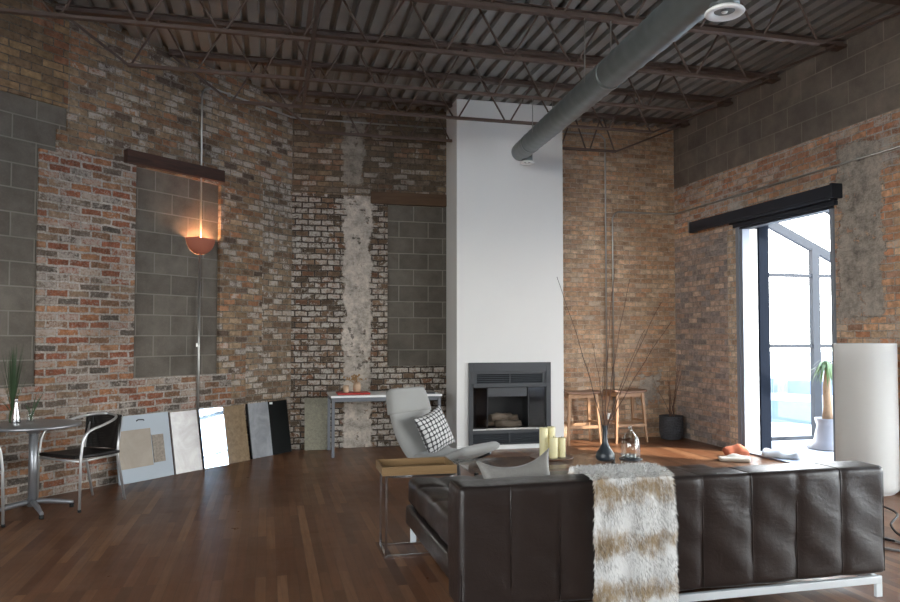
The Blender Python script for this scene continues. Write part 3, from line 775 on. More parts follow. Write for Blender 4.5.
# half bowl sconce
c = LW(uL-.045, 2.36, -.044)
sc = thing('wall_lamp', 'lit terracotta half bowl wall lamp on the left brick wall', 'lamp', tuple(c), math.atan2(NL.y, NL.x)-PI/2)
s = MB()
def bowl(r, rz, d0):
    def f(a, b):
        th = PI*a; ph = PI/2*b
        return (r*math.cos(th)*math.sin(ph), d0+r*.72*math.sin(th)*math.sin(ph), rz-rz*math.cos(ph))
    return f
s.grid(bowl(.19, .175, .002), 28, 10); s.grid(bowl(.181, .168, .002), 28, 10)
s.build('bowl_shade', M['terracotta'], sc)
MB().box(-.06, .06, .001, .02, .04, .19).build('back_plate', M['terracotta'], sc)
MB().lathe([(0, .07), (.02, .075), (.04, .095), (.044, .115), (.03, .14), (0, .15)], 16, c=(0, .075, 0)).build('bulb', M['bulb'], sc)

# ------------------------------------------------------------------ door opening, track, frame
trk = MB().box(XR-.13, XR-.004, 6.46, 9.10, 2.90, 3.02).box(XR-.13, XR-.12, 6.46, 9.10, 2.87, 2.90)
t = trk.build('door_track', M['iron'], bevel=.004); tag(t, 'long dark steel sliding door track above the glazed opening', 'door track')
MB().box(XR-.135, XR-.003, 9.10, 9.13, 2.88, 3.03).build('end_cap', M['galv'], t)
MB().box(XR-.135, XR-.003, 6.43, 6.46, 2.88, 3.03).build('end_cap', M['iron'], t)
d = MB()
MB().box(XR-.02, XR+.10, 6.55, 8.20, 2.79, 2.815).box(XR-.045, XR+.10, 6.5, 8.24, 2.82, 2.865).box(XR-.06, XR-.001, 6.5, 8.3, 2.87, 2.888).build('trim_5', M['iron'], kind='structure')
d.box(XR-.02, XR+.08, 8.08, 8.16, 0, 2.79).box(XR-.035, XR-.0, 8.14, 8.20, 0, 2.82).box(XR-.02, XR+.10, 6.55, 6.60, 0, 2.79)
d.box(XR-.02, XR+.34, 6.55, 8.1, 0.002, .02)
d.build('door_1', M['frame_blue'], kind='structure')
MB().box(XR+.08, XR+.20, 8.09, 8.139, 0.0, 2.8).box(XR+.10, XR+.36, 6.551, 6.59, 0, 2.8).build('trim_3', M['white_trim'], kind='structure')
MB().box(XR+.21, XR+.35, 8.07, 8.139, 0, 2.85).build('trim_4', M['post_out'], kind='structure')

# ------------------------------------------------------------------ sunroom outside
MB().box(6.12, 9.2, -1, 10.2, -.2, -.02).build('balcony_floor', M['deck_out'], kind='structure')
SR = MB()
YE = 8.92
def raf(y, z0=3.28, x0=6.2, x1=8.7): SR.bar((x0, y, z0), (x1, y, z0-(x1-x0)*.45), .07, .12)
for y in (YE, 7.75, 6.6, 5.45): raf(y)
SR.bar((6.15, 5.4, 3.3), (6.15, YE, 3.3), .08, .12); SR.bar((8.6, 5.4, 2.2), (8.6, YE, 2.2), .08, .10)
for x in (7.50, 8.60): SR.bar((x, YE, 0), (x, YE, 3.28-(x-6.2)*.45), .12 if x < 8 else .08, .08, up=(0,1,0))
for z in (2.30, 1.31, .03): SR.bar((6.25, YE, z), (8.6, YE, z), .05, .05)
for y in (7.75, 6.6, 5.45): SR.bar((8.6, y, 0), (8.6, y, 2.2), .07, .07, up=(0,1,0))
for z in (1.31, .03): SR.bar((8.6, 5.4, z), (8.6, YE, z), .05, .05)
sr = SR.build('sunroom_frame', M['frame_out']); tag(sr, 'grey framed glass sunroom outside the open door', 'sunroom')
s = MB(); s.box(6.25, 8.6, YE-.003, YE+.003, .05, 2.2)
s.build('wall_glass', M['glass'], sr)
s = MB(); s.box(8.597, 8.603, 5.45, YE, .05, 2.2); s.build('side_glass', M['glass'], sr)
s = MB(); V = [s.v(p) for p in ((6.2, 5.45, 3.36), (8.65, 5.45, 2.26), (8.65, YE, 2.26), (6.2, YE, 3.36))]; s.face(V); s.build('roof_glass', M['glass'], sr)
# unseen canopy, added to keep direct sun out of the near glazing
MB().box(6.12, 8.4, -1.5, 5.3, 3.05, 3.15).build('sun_block_canopy', M['white_trim'], kind='structure')
# far ground and town
MB().box(-60, 400, -200, 400, -9, -8.5).build('ground', M['conc_out'], kind='structure')
bl = [(70, 95, 9, 6, 4, .7), (84, 100, 14, 7, 3.2, .7), (62, 78, 12, 8, 2.5, .72), (100, 100, 18, 8, 6, .75)]
for i, (x, y, w_, d_, h_, rz) in enumerate(bl):
    b = thing('far_building', ['pale low building far beyond the sunroom glass, nearest', 'pale long building far beyond the sunroom glass', 'pale flat building far beyond the sunroom glass', 'largest pale building far beyond the sunroom glass'][i], 'building', (x, y, -8.5), rz, 'far buildings')
    MB().box(-w_/2, w_/2, -d_/2, d_/2, 0, h_).build('wall_block', M['bldg'], b)
    for k in range(int(w_/3)): MB().box(-w_/2+.5+k*3, -w_/2+2.6+k*3, -d_/2-.03, -d_/2, h_*.45, h_*.75).build('window', M['bldg2'], b)

# potted palm on the balcony
pp = thing('potted_palm', 'small palm in a tall white pot out on the sunroom floor', 'plant', (7.10, 8.25, -.02))
MB().lathe([(.0, 0), (.24, 0), (.25, .02), (.17, .10), (.13, .30), (.155, .40), (.14, .40), (.12, .36), (0, .36)], 28).build('pot', M['pot_white'], pp)
MB().tube([(0, 0, .34), (.01, 0, .55), (-.01, 0, .8), (.015, 0, 1.05)], [.07, .055, .045, .035], 12).build('trunk', M['trunk'], pp)
s = MB()
for k in range(46):
    a = random.uniform(0, 2*PI); L = random.uniform(.18, .34); el = random.uniform(-.1, 1.3)
    p0 = Vector((.015, 0, 1.03)); dx = Vector((math.cos(a), math.sin(a), 0))
    pts = bez(p0, p0+dx*L*.35*math.cos(el)+Vector((0,0,L*.5*math.sin(el)+.06)), p0+dx*L*.8*math.cos(el)+Vector((0,0,L*.45*math.sin(el)+.02)), p0+dx*L+Vector((0,0,L*.3*math.sin(el)-.22)), 7)
    sd = Vector((-math.sin(a), math.cos(a), 0))
    ws = [.004, .012, .018, .02, .017, .012, .006, .001]
    A = [s.v(p+sd*w_) for p, w_ in zip(pts, ws)]; B = [s.v(p-sd*w_) for p, w_ in zip(pts, ws)]
    for i in range(7): s.face([A[i], A[i+1], B[i+1], B[i]], 0, True)
s.build('fronds', M['palm'], pp)

# cloths by the threshold
def heap(name, label, cat, loc, size, rz, m, seed, parts=None):
    rnd = random.Random(seed); ph = [rnd.uniform(0, 6.28) for _ in range(8)]
    def disp(p, n):
        q = .035*math.sin(p.x*17+ph[0]+2*math.sin(p.y*11+ph[1]))+.025*math.sin(p.y*23+ph[2]+p.x*9)+.02*math.sin(p.x*31+ph[3])
        q *= size[2]/.14
        k = 1 if n.z > -.3 else 0
        return (n.x*q*k*.5, n.y*q*k*.5, max(-size[2]*.3, q*k*(1-.4*abs(p.x/size[0]*2))))
    t = MB().rbox((0, 0, size[2]/2), size, size[2]*.48, 26, 18, 4, disp).build(name, m)
    t.location = loc; t.rotation_euler = (0, 0, rz); tag(t, label, cat); return t
heap('throw_cloth', 'crumpled cream cloth lying under the rust cloth by the door', 'cloth', (5.27, 7.62, 0.0), (.34, .22, .05), -.5, M['cream_cloth'], 1)
heap('throw_cloth', 'crumpled rust red cloth on the floor by the open door', 'cloth', (5.45, 7.83, .0), (.26, .22, .11), -.3, M['rust_cloth'], 4)
heap('floor_cushion', 'pale grey flattened cushion on the floor at the door threshold', 'cushion', (5.90, 7.60, .021), (.42, .26, .07), -.8, M['grey_cloth'], 6)

# ------------------------------------------------------------------ big cylinder floor lamp
fl_ = thing('floor_lamp', 'tall white paper cylinder floor lamp by the right wall', 'lamp', (5.455, 5.84, 0))
Rs = .262
MB().lathe([(Rs-.03, .012), (Rs-.008, .03), (Rs, .07), (Rs, 1.375), (Rs-.003, 1.38), (Rs-.006, 1.375), (Rs-.006, .07), (Rs-.014, .034), (Rs-.035, .018), (Rs-.03, .012)], 64, cap=False).build('lamp_shade', M['shade'], fl_)
MB().lathe([(0, 0), (Rs-.04, 0), (Rs-.03, .012), (0, .02)], 48).build('base_disc', M['white'], fl_)
MB().tube([(0, 0, .02), (0, 0, 1.1)], .012, 10).build('pole', M['white_metal'], fl_)
MB().tube([(Rs*math.cos(2*PI*k/48)*.985, Rs*math.sin(2*PI*k/48)*.985, 1.378) for k in range(48)], .004, 6, closed=True).build('top_rim', M['white_metal'], fl_)
# cables
def cable(label, pts, r, m):
    P = [Vector(p) for p in pts]; out = []
    for i in range(len(P)-1):
        a = P[max(i-1, 0)]; b = P[i]; c_ = P[i+1]; d_ = P[min(i+2, len(P)-1)]
        for k in range(8):
            q = k/8; out.append(.5*((2*b)+(c_-a)*q+(2*a-5*b+4*c_-d_)*q*q+(3*b-a-3*c_+d_)*q**3))
    out.append(P[-1]); o = MB().tube(out, r, 8).build('power_cable', m); tag(o, label, 'cable', 'cables on the floor'); return o
cable('black power cable trailing over the floor behind the sofa end', [(5.0, 5.6, .01), (4.75, 5.3, .03), (4.38, 4.95, .06), (4.25, 4.6, .012), (4.33, 4.28, .012), (4.6, 4.25, .008), (5.0, 4.4, .008)], .008, M['rubber'])
cable('black looped cable crossing the first one near the picture edge', [(5.1, 5.4, .01), (4.7, 4.75, .09), (4.45, 4.55, .06), (4.42, 4.35, .012), (4.7, 4.15, .008)], .008, M['rubber'])
cable('pale grey cable coiled beside the black cables', [(3.95, 4.75, .008), (4.15, 4.62, .01), (4.27, 4.45, .012), (4.28, 4.22, .010), (4.15, 4.15, .008), (4.05, 4.3, .008)], .009, M['cable_clear'])

# ------------------------------------------------------------------ sofa
SA = R(0.3)
so = thing('leather_sofa', 'dark brown leather panelled sofa on white metal legs, seen from behind', 'sofa', (.89, 3.44, 0), SA)
SL, ST, SD, SH = 2.455, .235, 1.78, .725
seams = [.26, .515, .78, 1.045, 1.31, 1.605, 1.88, 2.165]
def puff(amp, seam_list, ax=0):
    def d(p, n):
        q = p[ax]
        e = min([abs(q-t_) for t_ in seam_list]) if seam_list else 1
        g_ = amp*(1-math.exp(-(e/.028)**1.2))-amp
        w_ = .0035*math.sin(p.x*9+p.z*7)+.003*math.sin(p.x*23+p.z*19+1.3)*math.sin(p.z*13)
        k = (g_*1.0+w_)
        return (n.x*w_, n.y*k, n.z*k*.35)
    return d
bh = SH-.135
s = MB(); s.rbox((SL/2, ST/2, .135+bh/2), (SL, ST, bh), .030, 120, 4, 22, puff(.008, [t_-SL/2 for t_ in seams]), ne=4)
s.build('backrest', M['leather'], so)
for t_ in seams+[0.012, SL-.012]:
    s = MB(); s.tube([(t_, .0065, .15), (t_, .0065, SH-.03), (t_, .015, SH-.009), (t_, .03, SH-.004), (t_, ST-.03, SH-.004)], .003, 6); s.build('welt_piping', M['leather'], so)
# end panel on the far right (arm side), seat base and mattress
s = MB(); s.rbox((SL/2+.038, ST+(SD-ST)/2+.01, .12+.068), (SL-.076, SD-ST-.02, .136), .02, 60, 30, 3); s.build('seat_base', M['leather'], so)
seamx = [t_-SL/2 for t_ in seams]
def sd(p, n):
    e = min([abs(p.x-t_) for t_ in seamx]); e2 = min([abs(p.y-t_) for t_ in (-.42, 0, .42)])
    g_ = -.012*math.exp(-(e/.03)**1.2)-.012*math.exp(-(e2/.03)**1.2)
    return (n.x*.004*math.sin(p.y*20), n.y*.004*math.sin(p.x*18), max(0, n.z)*g_)
s = MB(); s.rbox((SL/2+.045, ST+(SD-ST)/2+.0, .262+.095), (SL-.096, SD-ST-.02, .185), .035, 90, 60, 4, sd); s.build('seat_cushion', M['leather'], so)
s = MB(); s.box(.02, SL-.02, .02, .05, .075, .115).box(.16, .19, .05, SD-.05, .075, .115).box(SL-.05, SL-.02, .05, SD-.05, .075, .115).box(.14, SL-.02, SD-.05, SD-.02, .075, .115)
s.build('base_rail', M['white_metal'], so, .003)
for (x, y) in ((.03, .03), (SL-.05, .025), (.10, SD-.07), (SL-.06, SD-.07)):
    MB().box(x, x+.04, y, y+.02, 0, .115).build('leg', M['white_metal'], so, .002)

# fur throw draped over the back
def fur_throw():
    x0, x1 = .69, 1.112
    prof = [(ST+.05, .50)]
    prof = [(ST+.035, .47), (ST+.035, .60), (ST+.030, .70), (ST+.005, .745), (ST-.05, .757), (.10, .757), (.03, .752), (-.012, .735), (-.026, .69), (-.03, .55), (-.028, .40), (-.032, .25), (-.03, .12), (-.035, .03)]
    P = [Vector((0, a, b)) for a, b in prof]
    # resample
    seg = [(P[i+1]-P[i]).length for i in range(len(P)-1)]; T = sum(seg)
    def at(t):
        d_ = t*T
        for i, q in enumerate(seg):
            if d_ <= q or i == len(seg)-1: return P[i].lerp(P[i+1], d_/q), (P[i+1]-P[i]).normalized()
            d_ -= q
    s = MB()
    def pos(u, v):
        p, tn = at(v); nr = Vector((0, tn.z, -tn.y)) * -1
        edge = .003*math.sin(v*23)+.002*math.sin(v*51)
        x = x0+(x1-x0)*u+edge*(1 if u > .5 else -1)
        rip = .008*math.sin(u*16+v*5)*(1 if v > .5 else .3)
        return Vector((x, p.y, p.z))+Vector((0, -tn.z, tn.y))*-rip*0+Vector((0, rip*(-1 if v > .5 else .2), 0)), tn
    NU, NV = 26, 60
    out = lambda tn: Vector((0, tn.z, -tn.y))
    layer = s.bm.verts.layers.float.new('tipdark')
    g1 = [[s.v(pos(i/NU, j/NV)[0]+out(pos(i/NU, j/NV)[1])*.0) for j in range(NV+1)] for i in range(NU+1)]
    g2 = [[s.v(pos(i/NU, j/NV)[0]-out(pos(i/NU, j/NV)[1])*.014) for j in range(NV+1)] for i in range(NU+1)]
    for i in range(NU):
        for j in range(NV):
            s.face([g1[i][j], g1[i+1][j], g1[i+1][j+1], g1[i][j+1]], 0, True); s.face([g2[i][j], g2[i][j+1], g2[i+1][j+1], g2[i+1][j]], 0, True)
    rnd = random.Random(3)
    for k in range(26000):
        u, v = rnd.random(), rnd.random()**.92
        p, tn = pos(u, v); o_ = out(tn)*-1
        if rnd.random() < .10: u = rnd.choice((0.0, 1.0)); p, tn = pos(u, v); o_ = out(tn)*-1
        L = rnd.uniform(.018, .038)
        side = Vector((rnd.uniform(-1, 1)*.5+(u-.5)*(.9 if u in (0.0, 1.0) else .2), 0, 0))
        dr_ = (o_*-1 if False else out(tn)*-1)
        d_ = (out_dir(tn)*rnd.uniform(.5, 1.0)+side+tn*rnd.uniform(.1, .9)+Vector((0, 0, -.25))).normalized()
        w_ = Vector((1, 0, 0)).cross(d_) if abs(d_.x) > .8 else d_.cross(out_dir(tn))
        if w_.length < .01: w_ = Vector((1, 0, 0))
        w_ = w_.normalized()*rnd.uniform(.0014, .0026)
        a = s.v(p-w_); b = s.v(p+w_)
        q = p+d_*L*.6+Vector((0, 0, -.002)); c1 = s.v(q-w_*.8); c2 = s.v(q+w_*.8)
        e_ = s.v(p+d_*L+Vector((0, 0, -.007)))
        dk = 1.0 if rnd.random() < .35 else 0.0
        e_[layer] = dk; c1[layer] = dk*.6; c2[layer] = dk*.6
        s.face([a, b, c2, c1]); s.face([c1, c2, e_])
    o = s.build('fur_throw', M['fur']); o.location = so.location; o.rotation_euler = so.rotation_euler
    tag(o, 'long white and brown faux fur throw draped over the sofa back', 'throw')
def out_dir(tn): return Vector((0, tn.z, -tn.y)) if tn.z < -.2 else (Vector((0, .0, 1)) if abs(tn.z) < .6 else Vector((0, 1, .3)).normalized())
fur_throw()

# ------------------------------------------------------------------ pillows
def pillow(name, label, size, thick, m, loc, rot, sag=0.0, ears=.10):
    N = 22; bm = bmesh.new(); uvl = bm.loops.layers.uv.new('UVMap')
    def pt(u, v, sgn):
        x, y = 2*u-1, 2*v-1
        ex = 1-ears*(1-abs(y)**2.2)*abs(x)**2; ey = 1-ears*(1-abs(x)**2.2)*abs(y)**2
        X = x*ex*size[0]/2; Y = y*ey*size[1]/2
        f = max(0, (1-abs(x)**2.6))**.55*max(0, (1-abs(y)**2.6))**.55
        z = sgn*thick/2*f
        if y > 0: Y -= sag*(1-x*x)*y
        z += .006*math.sin(7*x+4*y)*f
        return Vector((X, Y, z))
    for sgn in (1, -1):
        V = [[bm.verts.new(pt(i/N, j/N, sgn)) for j in range(N+1)] for i in range(N+1)]
        for i in range(N):
            for j in range(N):
                q = [(i, j), (i+1, j), (i+1, j+1), (i, j+1)]
                if sgn < 0: q.reverse()
                f = bm.faces.new([V[a][b] for a, b in q]); f.smooth = True
                for l, (a, b) in zip(f.loops, q): l[uvl].uv = (a/N, b/N)
    bmesh.ops.remove_doubles(bm, verts=bm.verts, dist=1e-5)
    me = bpy.data.meshes.new(name); bm.to_mesh(me); bm.free(); me.materials.append(m)
    o = bpy.data.objects.new(name, me); C.objects.link(o); o.location = loc; o.rotation_euler = rot
    tag(o, label, 'pillow'); return o
pillow('pillow', 'pale grey satin pillow leaning inside the leather sofa back', (.44, .38), .13, M['satin'], (1.32, 3.80, .635), (R(70), R(-6), R(2)), sag=.045, ears=.16)

# ------------------------------------------------------------------ glass coffee table and things on it
ct = thing('coffee_table', 'low glass coffee table on black legs beyond the sofa', 'table', (2.30, 5.86, 0), R(1))
TW, TD, TZ = 1.55, .62, .40
MB().box(-TW/2, TW/2, -TD/2, TD/2, TZ-.012, TZ).build('glass_top', M['table_glass'], ct, .003)
for sx in (-1, 1):
    for sy in (-1, 1): MB().bar((sx*(TW/2-.05), sy*(TD/2-.04), TZ-.013), (sx*(TW/2-.08), sy*(TD/2-.06), 0), .024, .024).build('leg', M['black_metal'], ct)
cx, cy = 2.36, 5.98
t = MB().lathe([(0, 0), (.15, 0), (.185, .012), (.19, .02), (.175, .022), (.15, .016), (0, .016)], 40).build('candle_tray', M['dark_wood']); t.location = (cx, cy, TZ)
tag(t, 'round dark wooden tray holding the pillar candles', 'tray')
for i, (dx, dy, h, r) in enumerate([(-.062, .015, .25, .036), (.022, .055, .25, .036), (-.002, -.058, .175, .035), (.088, -.02, .165, .032)]):
    lab = ['tall cream pillar candle at the left of the round tray', 'tall cream pillar candle at the back of the round tray', 'short cream pillar candle at the front of the round tray', 'short cream pillar candle at the right of the round tray'][i]
    t = thing('pillar_candle', lab, 'candle', (cx+dx, cy+dy, TZ+.0165), 0, 'candles on the tray')
    MB().lathe([(0, 0), (r*.97, 0), (r, .004), (r, h-.006), (r*.94, h), (r*.8, h-.004), (0, h-.01)], 28).build('wax_body', M['wax'], t)
    MB().tube([(0, 0, h-.012), (.002, 0, h+.012)], .0015, 6).build('wick', M['wick'], t)
VX, VY = 2.775, 5.80
vs = MB().lathe([(0, 0), (.062, 0), (.075, .012), (.080, .035), (.072, .065), (.045, .105), (.024, .15), (.0185, .20), (.0185, .285), (.0205, .295), (.016, .295), (.014, .20), (0, .19)], 36).build('bottle_vase', M['ceramic'])
vs.location = (VX, VY, TZ); tag(vs, 'dark long necked vase holding tall bare twigs', 'vase')
tw = [((-.41, .05, 1.55), 0), ((-.07, .1, 1.0), 1), ((.11, 0, 1.69), 0), ((.27, .05, 1.54), 1), ((.42, .08, 1.10), 0), ((.51, -.05, 1.34), 1), ((.02, .05, .78), 0), ((.63, 0, 1.17), 1)]
lb = ['dark bare twig in the vase leaning far left before the chimney', 'short upright bare twig in the dark vase', 'tall thin bare twig in the dark vase, most upright', 'tall bare twig in the dark vase leaning slightly right', 'bare twig in the dark vase leaning right, mid height', 'bare twig in the dark vase leaning right with a forked tip', 'shortest bare twig in the dark vase', 'bare twig in the dark vase leaning furthest right']
for i, (e, k) in enumerate(tw):
    e = Vector(e); b0 = Vector((0, 0, .21)); up = Vector((0, 0, .30))
    mid = b0.lerp(e, .5)+Vector((-.04*(1 if e.x > 0 else -1), .01, .03))
    pts = bez(b0, up+Vector((e.x*.06, 0, 0)), mid, e, 16)
    pts = [p+Vector((math.sin(j*1.7+i)*.004, 0, 0)) for j, p in enumerate(pts)]
    s = MB().tube(pts, [.0042*(1-.75*j/16)+.0008 for j in range(17)], 6)
    for j in (9, 12): 
        q = pts[j]; s.tube([q, q+Vector((.03*(1 if (i+j) % 2 else -1), .01, .09))], [.0018, .0007], 5)
    o = s.build('twig', M['twig_dark'] if i == 0 else M['twig']); o.location = (VX, VY, TZ); tag(o, lb[i], 'twig', 'twigs in the bottle vase')
cl = MB().lathe([(.078, 0), (.080, .01), (.080, .10), (.068, .16), (.040, .205), (.016, .23), (.012, .245), (.018, .262), (.014, .275), (0, .278)], 36, cap=False).build('glass_cloche', M['glass'])
cl.location = (3.01, 5.80, TZ+.012); tag(cl, 'clear bottle shaped glass cloche beside the dark vase', 'cloche')
so_ = cl.modifiers.new('thick', 'SOLIDIFY'); so_.thickness = .003
t = MB().lathe([(0, 0), (.095, 0), (.098, .006), (.09, .011), (0, .011)], 32).build('cloche_base', M['ceramic']); t.location = (3.01, 5.80, TZ); tag(t, 'thin dark round base under the glass cloche', 'base')
s = MB()
for k in range(6):
    a = k*1.05; s.lathe([(0, -.018), (.014, -.012), (.02, 0), (.014, .012), (0, .018)], 10, c=(.033*math.cos(a), .033*math.sin(a), .03))
t = s.build('pebbles', M['galv']); t.location = (3.01, 5.80, TZ); t['kind'] = 'stuff'; tag(t, 'small grey stones under the glass cloche', 'pebbles')

# ------------------------------------------------------------------ C-shaped side table with tray top
st = thing('side_table', 'c shaped chrome side table with a wooden tray top over the sofa seat', 'table', (.76, 4.85, 0), R(-1))
w_, d_, h_ = .46, .27, .535
s = MB()
for y in (0, d_):
    s.bar((0, y, .011), (0, y, h_), .016, .016, up=(0,1,0)); s.bar((0, y, .008), (.34, y, .008), .016, .016); s.bar((0, y, h_-.008), (w_, y, h_-.008), .016, .016)
s.bar((0, 0, .008), (0, d_, .008), .016, .016); s.bar((.34, -.008, .008), (.34, d_+.008, .008), .016, .016); s.bar((w_, 0, h_-.008), (w_, d_, h_-.008), .016, .016)
s.build('chrome_frame', M['chrome'], st)
s = MB(); s.box(-.03, w_+.01, -.03, d_+.04, h_+.001, h_+.014)
s.box(-.03, w_+.01, -.03, -.017, h_+.014, h_+.058).box(-.03, w_+.01, d_+.027, d_+.04, h_+.014, h_+.058).box(-.03, -.017, -.017, d_+.027, h_+.014, h_+.058).box(w_-.003, w_+.01, -.017, d_+.027, h_+.014, h_+.058)
s.build('wooden_tray', M['tray_wood'], st, .002)

# ------------------------------------------------------------------ grey lounge chair
LCx, LCy, LCr = 1.54, 6.84, R(-52)
lc = thing('lounge_chair', 'high backed light grey fabric lounge chair facing away from the desk', 'chair', (LCx, LCy, 0), LCr)
def slab_path(path, W, th, r=.035, nseg=40):
    """upholstered slab: path of (x,z) along chair, extruded in y"""
    s = MB(); P = [Vector((a, 0, b)) for a, b in path]; N = len(P)
    for i in range(N): pass
    K = 20
    def sec(i, wi, ti):
        t_ = (P[min(i+1, N-1)]-P[max(i-1, 0)]).normalized(); n_ = Vector((-t_.z, 0, t_.x))
        out = []
        for k in range(K):
            a = 2*PI*k/K; ca, sa_ = math.cos(a), math.sin(a)
            e = .38
            yy_ = math.copysign(abs(ca)**e, ca)*wi/2; nn = math.copysign(abs(sa_)**(e*1.6), sa_)*ti/2
            out.append(s.v(P[i]+Vector((0, yy_, 0))+n_*nn))
        return out
    rings = []
    for i in range(N):
        f = i/(N-1); e = min(1, f/.06)*1.0; e2 = min(1, (1-f)/.06)
        kk = math.sqrt(max(.02, 1-(1-min(e, e2))**2))
        rings.append(sec(i, W(f)*(.9+.1*kk), th(f)*kk))
    for A, B in zip(rings, rings[1:]):
        for k in range(K): s.face([A[k], A[(k+1)%K], B[(k+1)%K], B[k]], 0, True)
    s.face(list(reversed(rings[0]))); s.face(rings[-1]); return s
back = [tuple(q.xz) for q in bez((-.03, 0, .315), (-.18, 0, .41), (-.28, 0, .58), (-.33, 0, .76), 22)]
slab_path(back, lambda f: .60-.06*f, lambda f: .10+.01*math.sin(f*PI)).build('backrest', M['chair_fabric'], lc)
hd = [tuple(q.xz) for q in bez((-.318, 0, .70), (-.33, 0, .77), (-.365, 0, .87), (-.385, 0, .945), 16)]
slab_path(hd, lambda f: .58-.10*f*f, lambda f: .135-.01*f).build('headrest', M['chair_fabric'], lc)
seat = [tuple(q.xz) for q in bez((-.06, 0, .335), (.18, 0, .29), (.36, 0, .37), (.55, 0, .455), 24)]
slab_path(seat, lambda f: .58, lambda f: .105-.02*f).build('seat', M['chair_fabric'], lc)
s = MB()
for y in (-.27, .27):
    s.tube(bez((.46, y*.9, .365), (.2, y*.9, .23), (0, y*.9, .225), (-.08, y*.9, .28), 10), .011, 8)
s.build('side_rails', M['black_metal'], lc)
MB().tube([(.18, 0, .04), (.18, 0, .265)], .026, 16).build('pedestal', M['chrome'], lc)
for k in range(4):
    a = PI/4+k*PI/2; MB().tube([(.18, 0, .05), (.18+.15*math.cos(a), .15*math.sin(a), .035), (.18+.29*math.cos(a), .29*math.sin(a), .012)], [.018, .015, .011], 8).build('foot', M['chrome'], lc)
def lcp(x, y, z): 
    c_, s_ = math.cos(LCr), math.sin(LCr); return (LCx+x*c_-y*s_, LCy+x*s_+y*c_, z)
pl = pillow('patterned_pillow', 'black and white woven check pillow on the grey lounge chair', (.44, .40), .14, M['plaid'], lcp(-.03, .03, .55), (0, 0, 0))
Mx = Matrix.Rotation(LCr, 4, 'Z') @ Matrix(((0, -.34, .94, 0), (1, 0, 0, 0), (0, .94, .34, 0), (0, 0, 0, 1))) @ Matrix.Rotation(R(14), 4, 'Z')
pl.rotation_euler = Mx.to_euler()

# ------------------------------------------------------------------ desk by the back wall
dk = thing('desk', 'narrow white topped metal desk by the back wall', 'desk', (.735, 8.93, 0))
W_, D_, H_ = 1.36, .68, .735
MB().box(0, W_, 0, D_, H_-.025, H_).build('desk_top', M['white'], dk, .003)
s = MB(); s.box(.02, W_-.02, .02, .045, H_-.075, H_-.026).box(.02, W_-.02, D_-.045, D_-.02, H_-.075, H_-.026).box(.02, .045, .045, D_-.045, H_-.075, H_-.026).box(W_-.045, W_-.02, .045, D_-.045, H_-.075, H_-.026)
s.build('apron', M['grey_paint'], dk)
for x in (.01, W_-.05):
    for y in (.01, D_-.05): MB().box(x, x+.035, y, y+.035, 0, H_-.026).build('leg', M['grey_paint'], dk)
t = MB().rbox((0, 0, .012), (.40, .28, .022), .009, 4, 4, 1).build('serving_tray', M['red']); t.location = (1.02, 9.16, .736); tag(t, 'flat red tray lying on the white desk', 'tray')
t = MB().lathe([(0, 0), (.028, 0), (.034, .01), (.036, .085), (.032, .085), (.03, .012), (0, .01)], 20).build('cup', M['cup']); t.location = (.93, 9.12, .761); tag(t, 'small tan cup on the red tray, left of the flower pot', 'cup')
t = MB().lathe([(0, 0), (.035, 0), (.048, .02), (.05, .08), (.036, .12), (.03, .12), (.04, .08), (0, .02)], 20).build('flower_vase', M['cup']); t.location = (1.07, 9.17, .761); tag(t, 'tan round vase with dried flowers on the red tray', 'vase')
s = MB(); rnd = random.Random(9)
for k in range(46):
    a = rnd.uniform(0, 2*PI); r_ = rnd.uniform(.02, .14); z = rnd.uniform(.15, .21)
    e = Vector((r_*math.cos(a)-.03, r_*math.sin(a)*.6, z)); s.tube([(0, 0, .08), e*.6+Vector((0,0,.04)), e], [.0012, .001, .001], 4)
    s.lathe([(0, -.009), (.009, -.003), (.010, .004), (0, .010)], 6, c=tuple(e))
t = s.build('dried_flowers', M['flower']); t.location = (1.07, 9.17, .761); tag(t, 'bunch of dried brown flowers in the tan vase', 'flowers')
for i, (x, y, rz) in enumerate([(1.86, 9.2, .3), (1.96, 9.06, -.2)]):
    t = MB().box(-.07, .07, -.10, .10, 0, .012).build('notebook', M['black_metal'] if i == 0 else M['grey_paint'], None, .002); t.location = (x, y, .736+.0005); t.rotation_euler = (0, 0, rz)
    tag(t, ['thin black notebook lying on the right end of the desk', 'thin grey notebook beside the black one on the desk'][i], 'notebook')

# ------------------------------------------------------------------ sample panels leaning on the walls
def lean_panel(u0, u1, h, m, name, label, cat, th=.02, d=.10, group=None, z0=0.0, rot=0.0):
    """panel leaning against the left wall; bottom edge d metres out"""
    L = u0-u1; ang = math.asin((d-.006)/h)
    t = thing(name, label, cat, tuple(LW(u0, z0, d+th*math.cos(ang)*.0)), math.atan2(-DL.y, -DL.x)-R(rot), group)
    q = bpy.data.objects
    # local: x along wall towards the back corner, y into the wall, z up
    Mt = Matrix.Rotation(-ang, 4, 'X')
    return t, Mt, L
def ppart(t, Mt, name, x0, x1, z0, z1, y0, y1, m, bevel=.001, parent=None):
    s = MB(); s.M = Mt; s.box(x0, x1, y0, y1, z0, z1); return s.build(name, m, parent or t, bevel)
g5 = 'stone and mirror samples leaning on the left wall'
t, Mt, L = lean_panel(2.54, 1.90, .66, None, 'sample_board', 'large pale blue display board with two tile samples, leaning behind the bistro chair', 'sample board', d=.12, group=g5)
ppart(t, Mt, 'board', 0, L, 0, .66, -.018, 0, M['board'])
ppart(t, Mt, 'tile_sample', .01, .40, .14, .515, -.024, -.0185, M['travertine'])
ppart(t, Mt, 'mosaic_sample', .41, .55, .16, .44, -.023, -.0185, M['mosaic'])
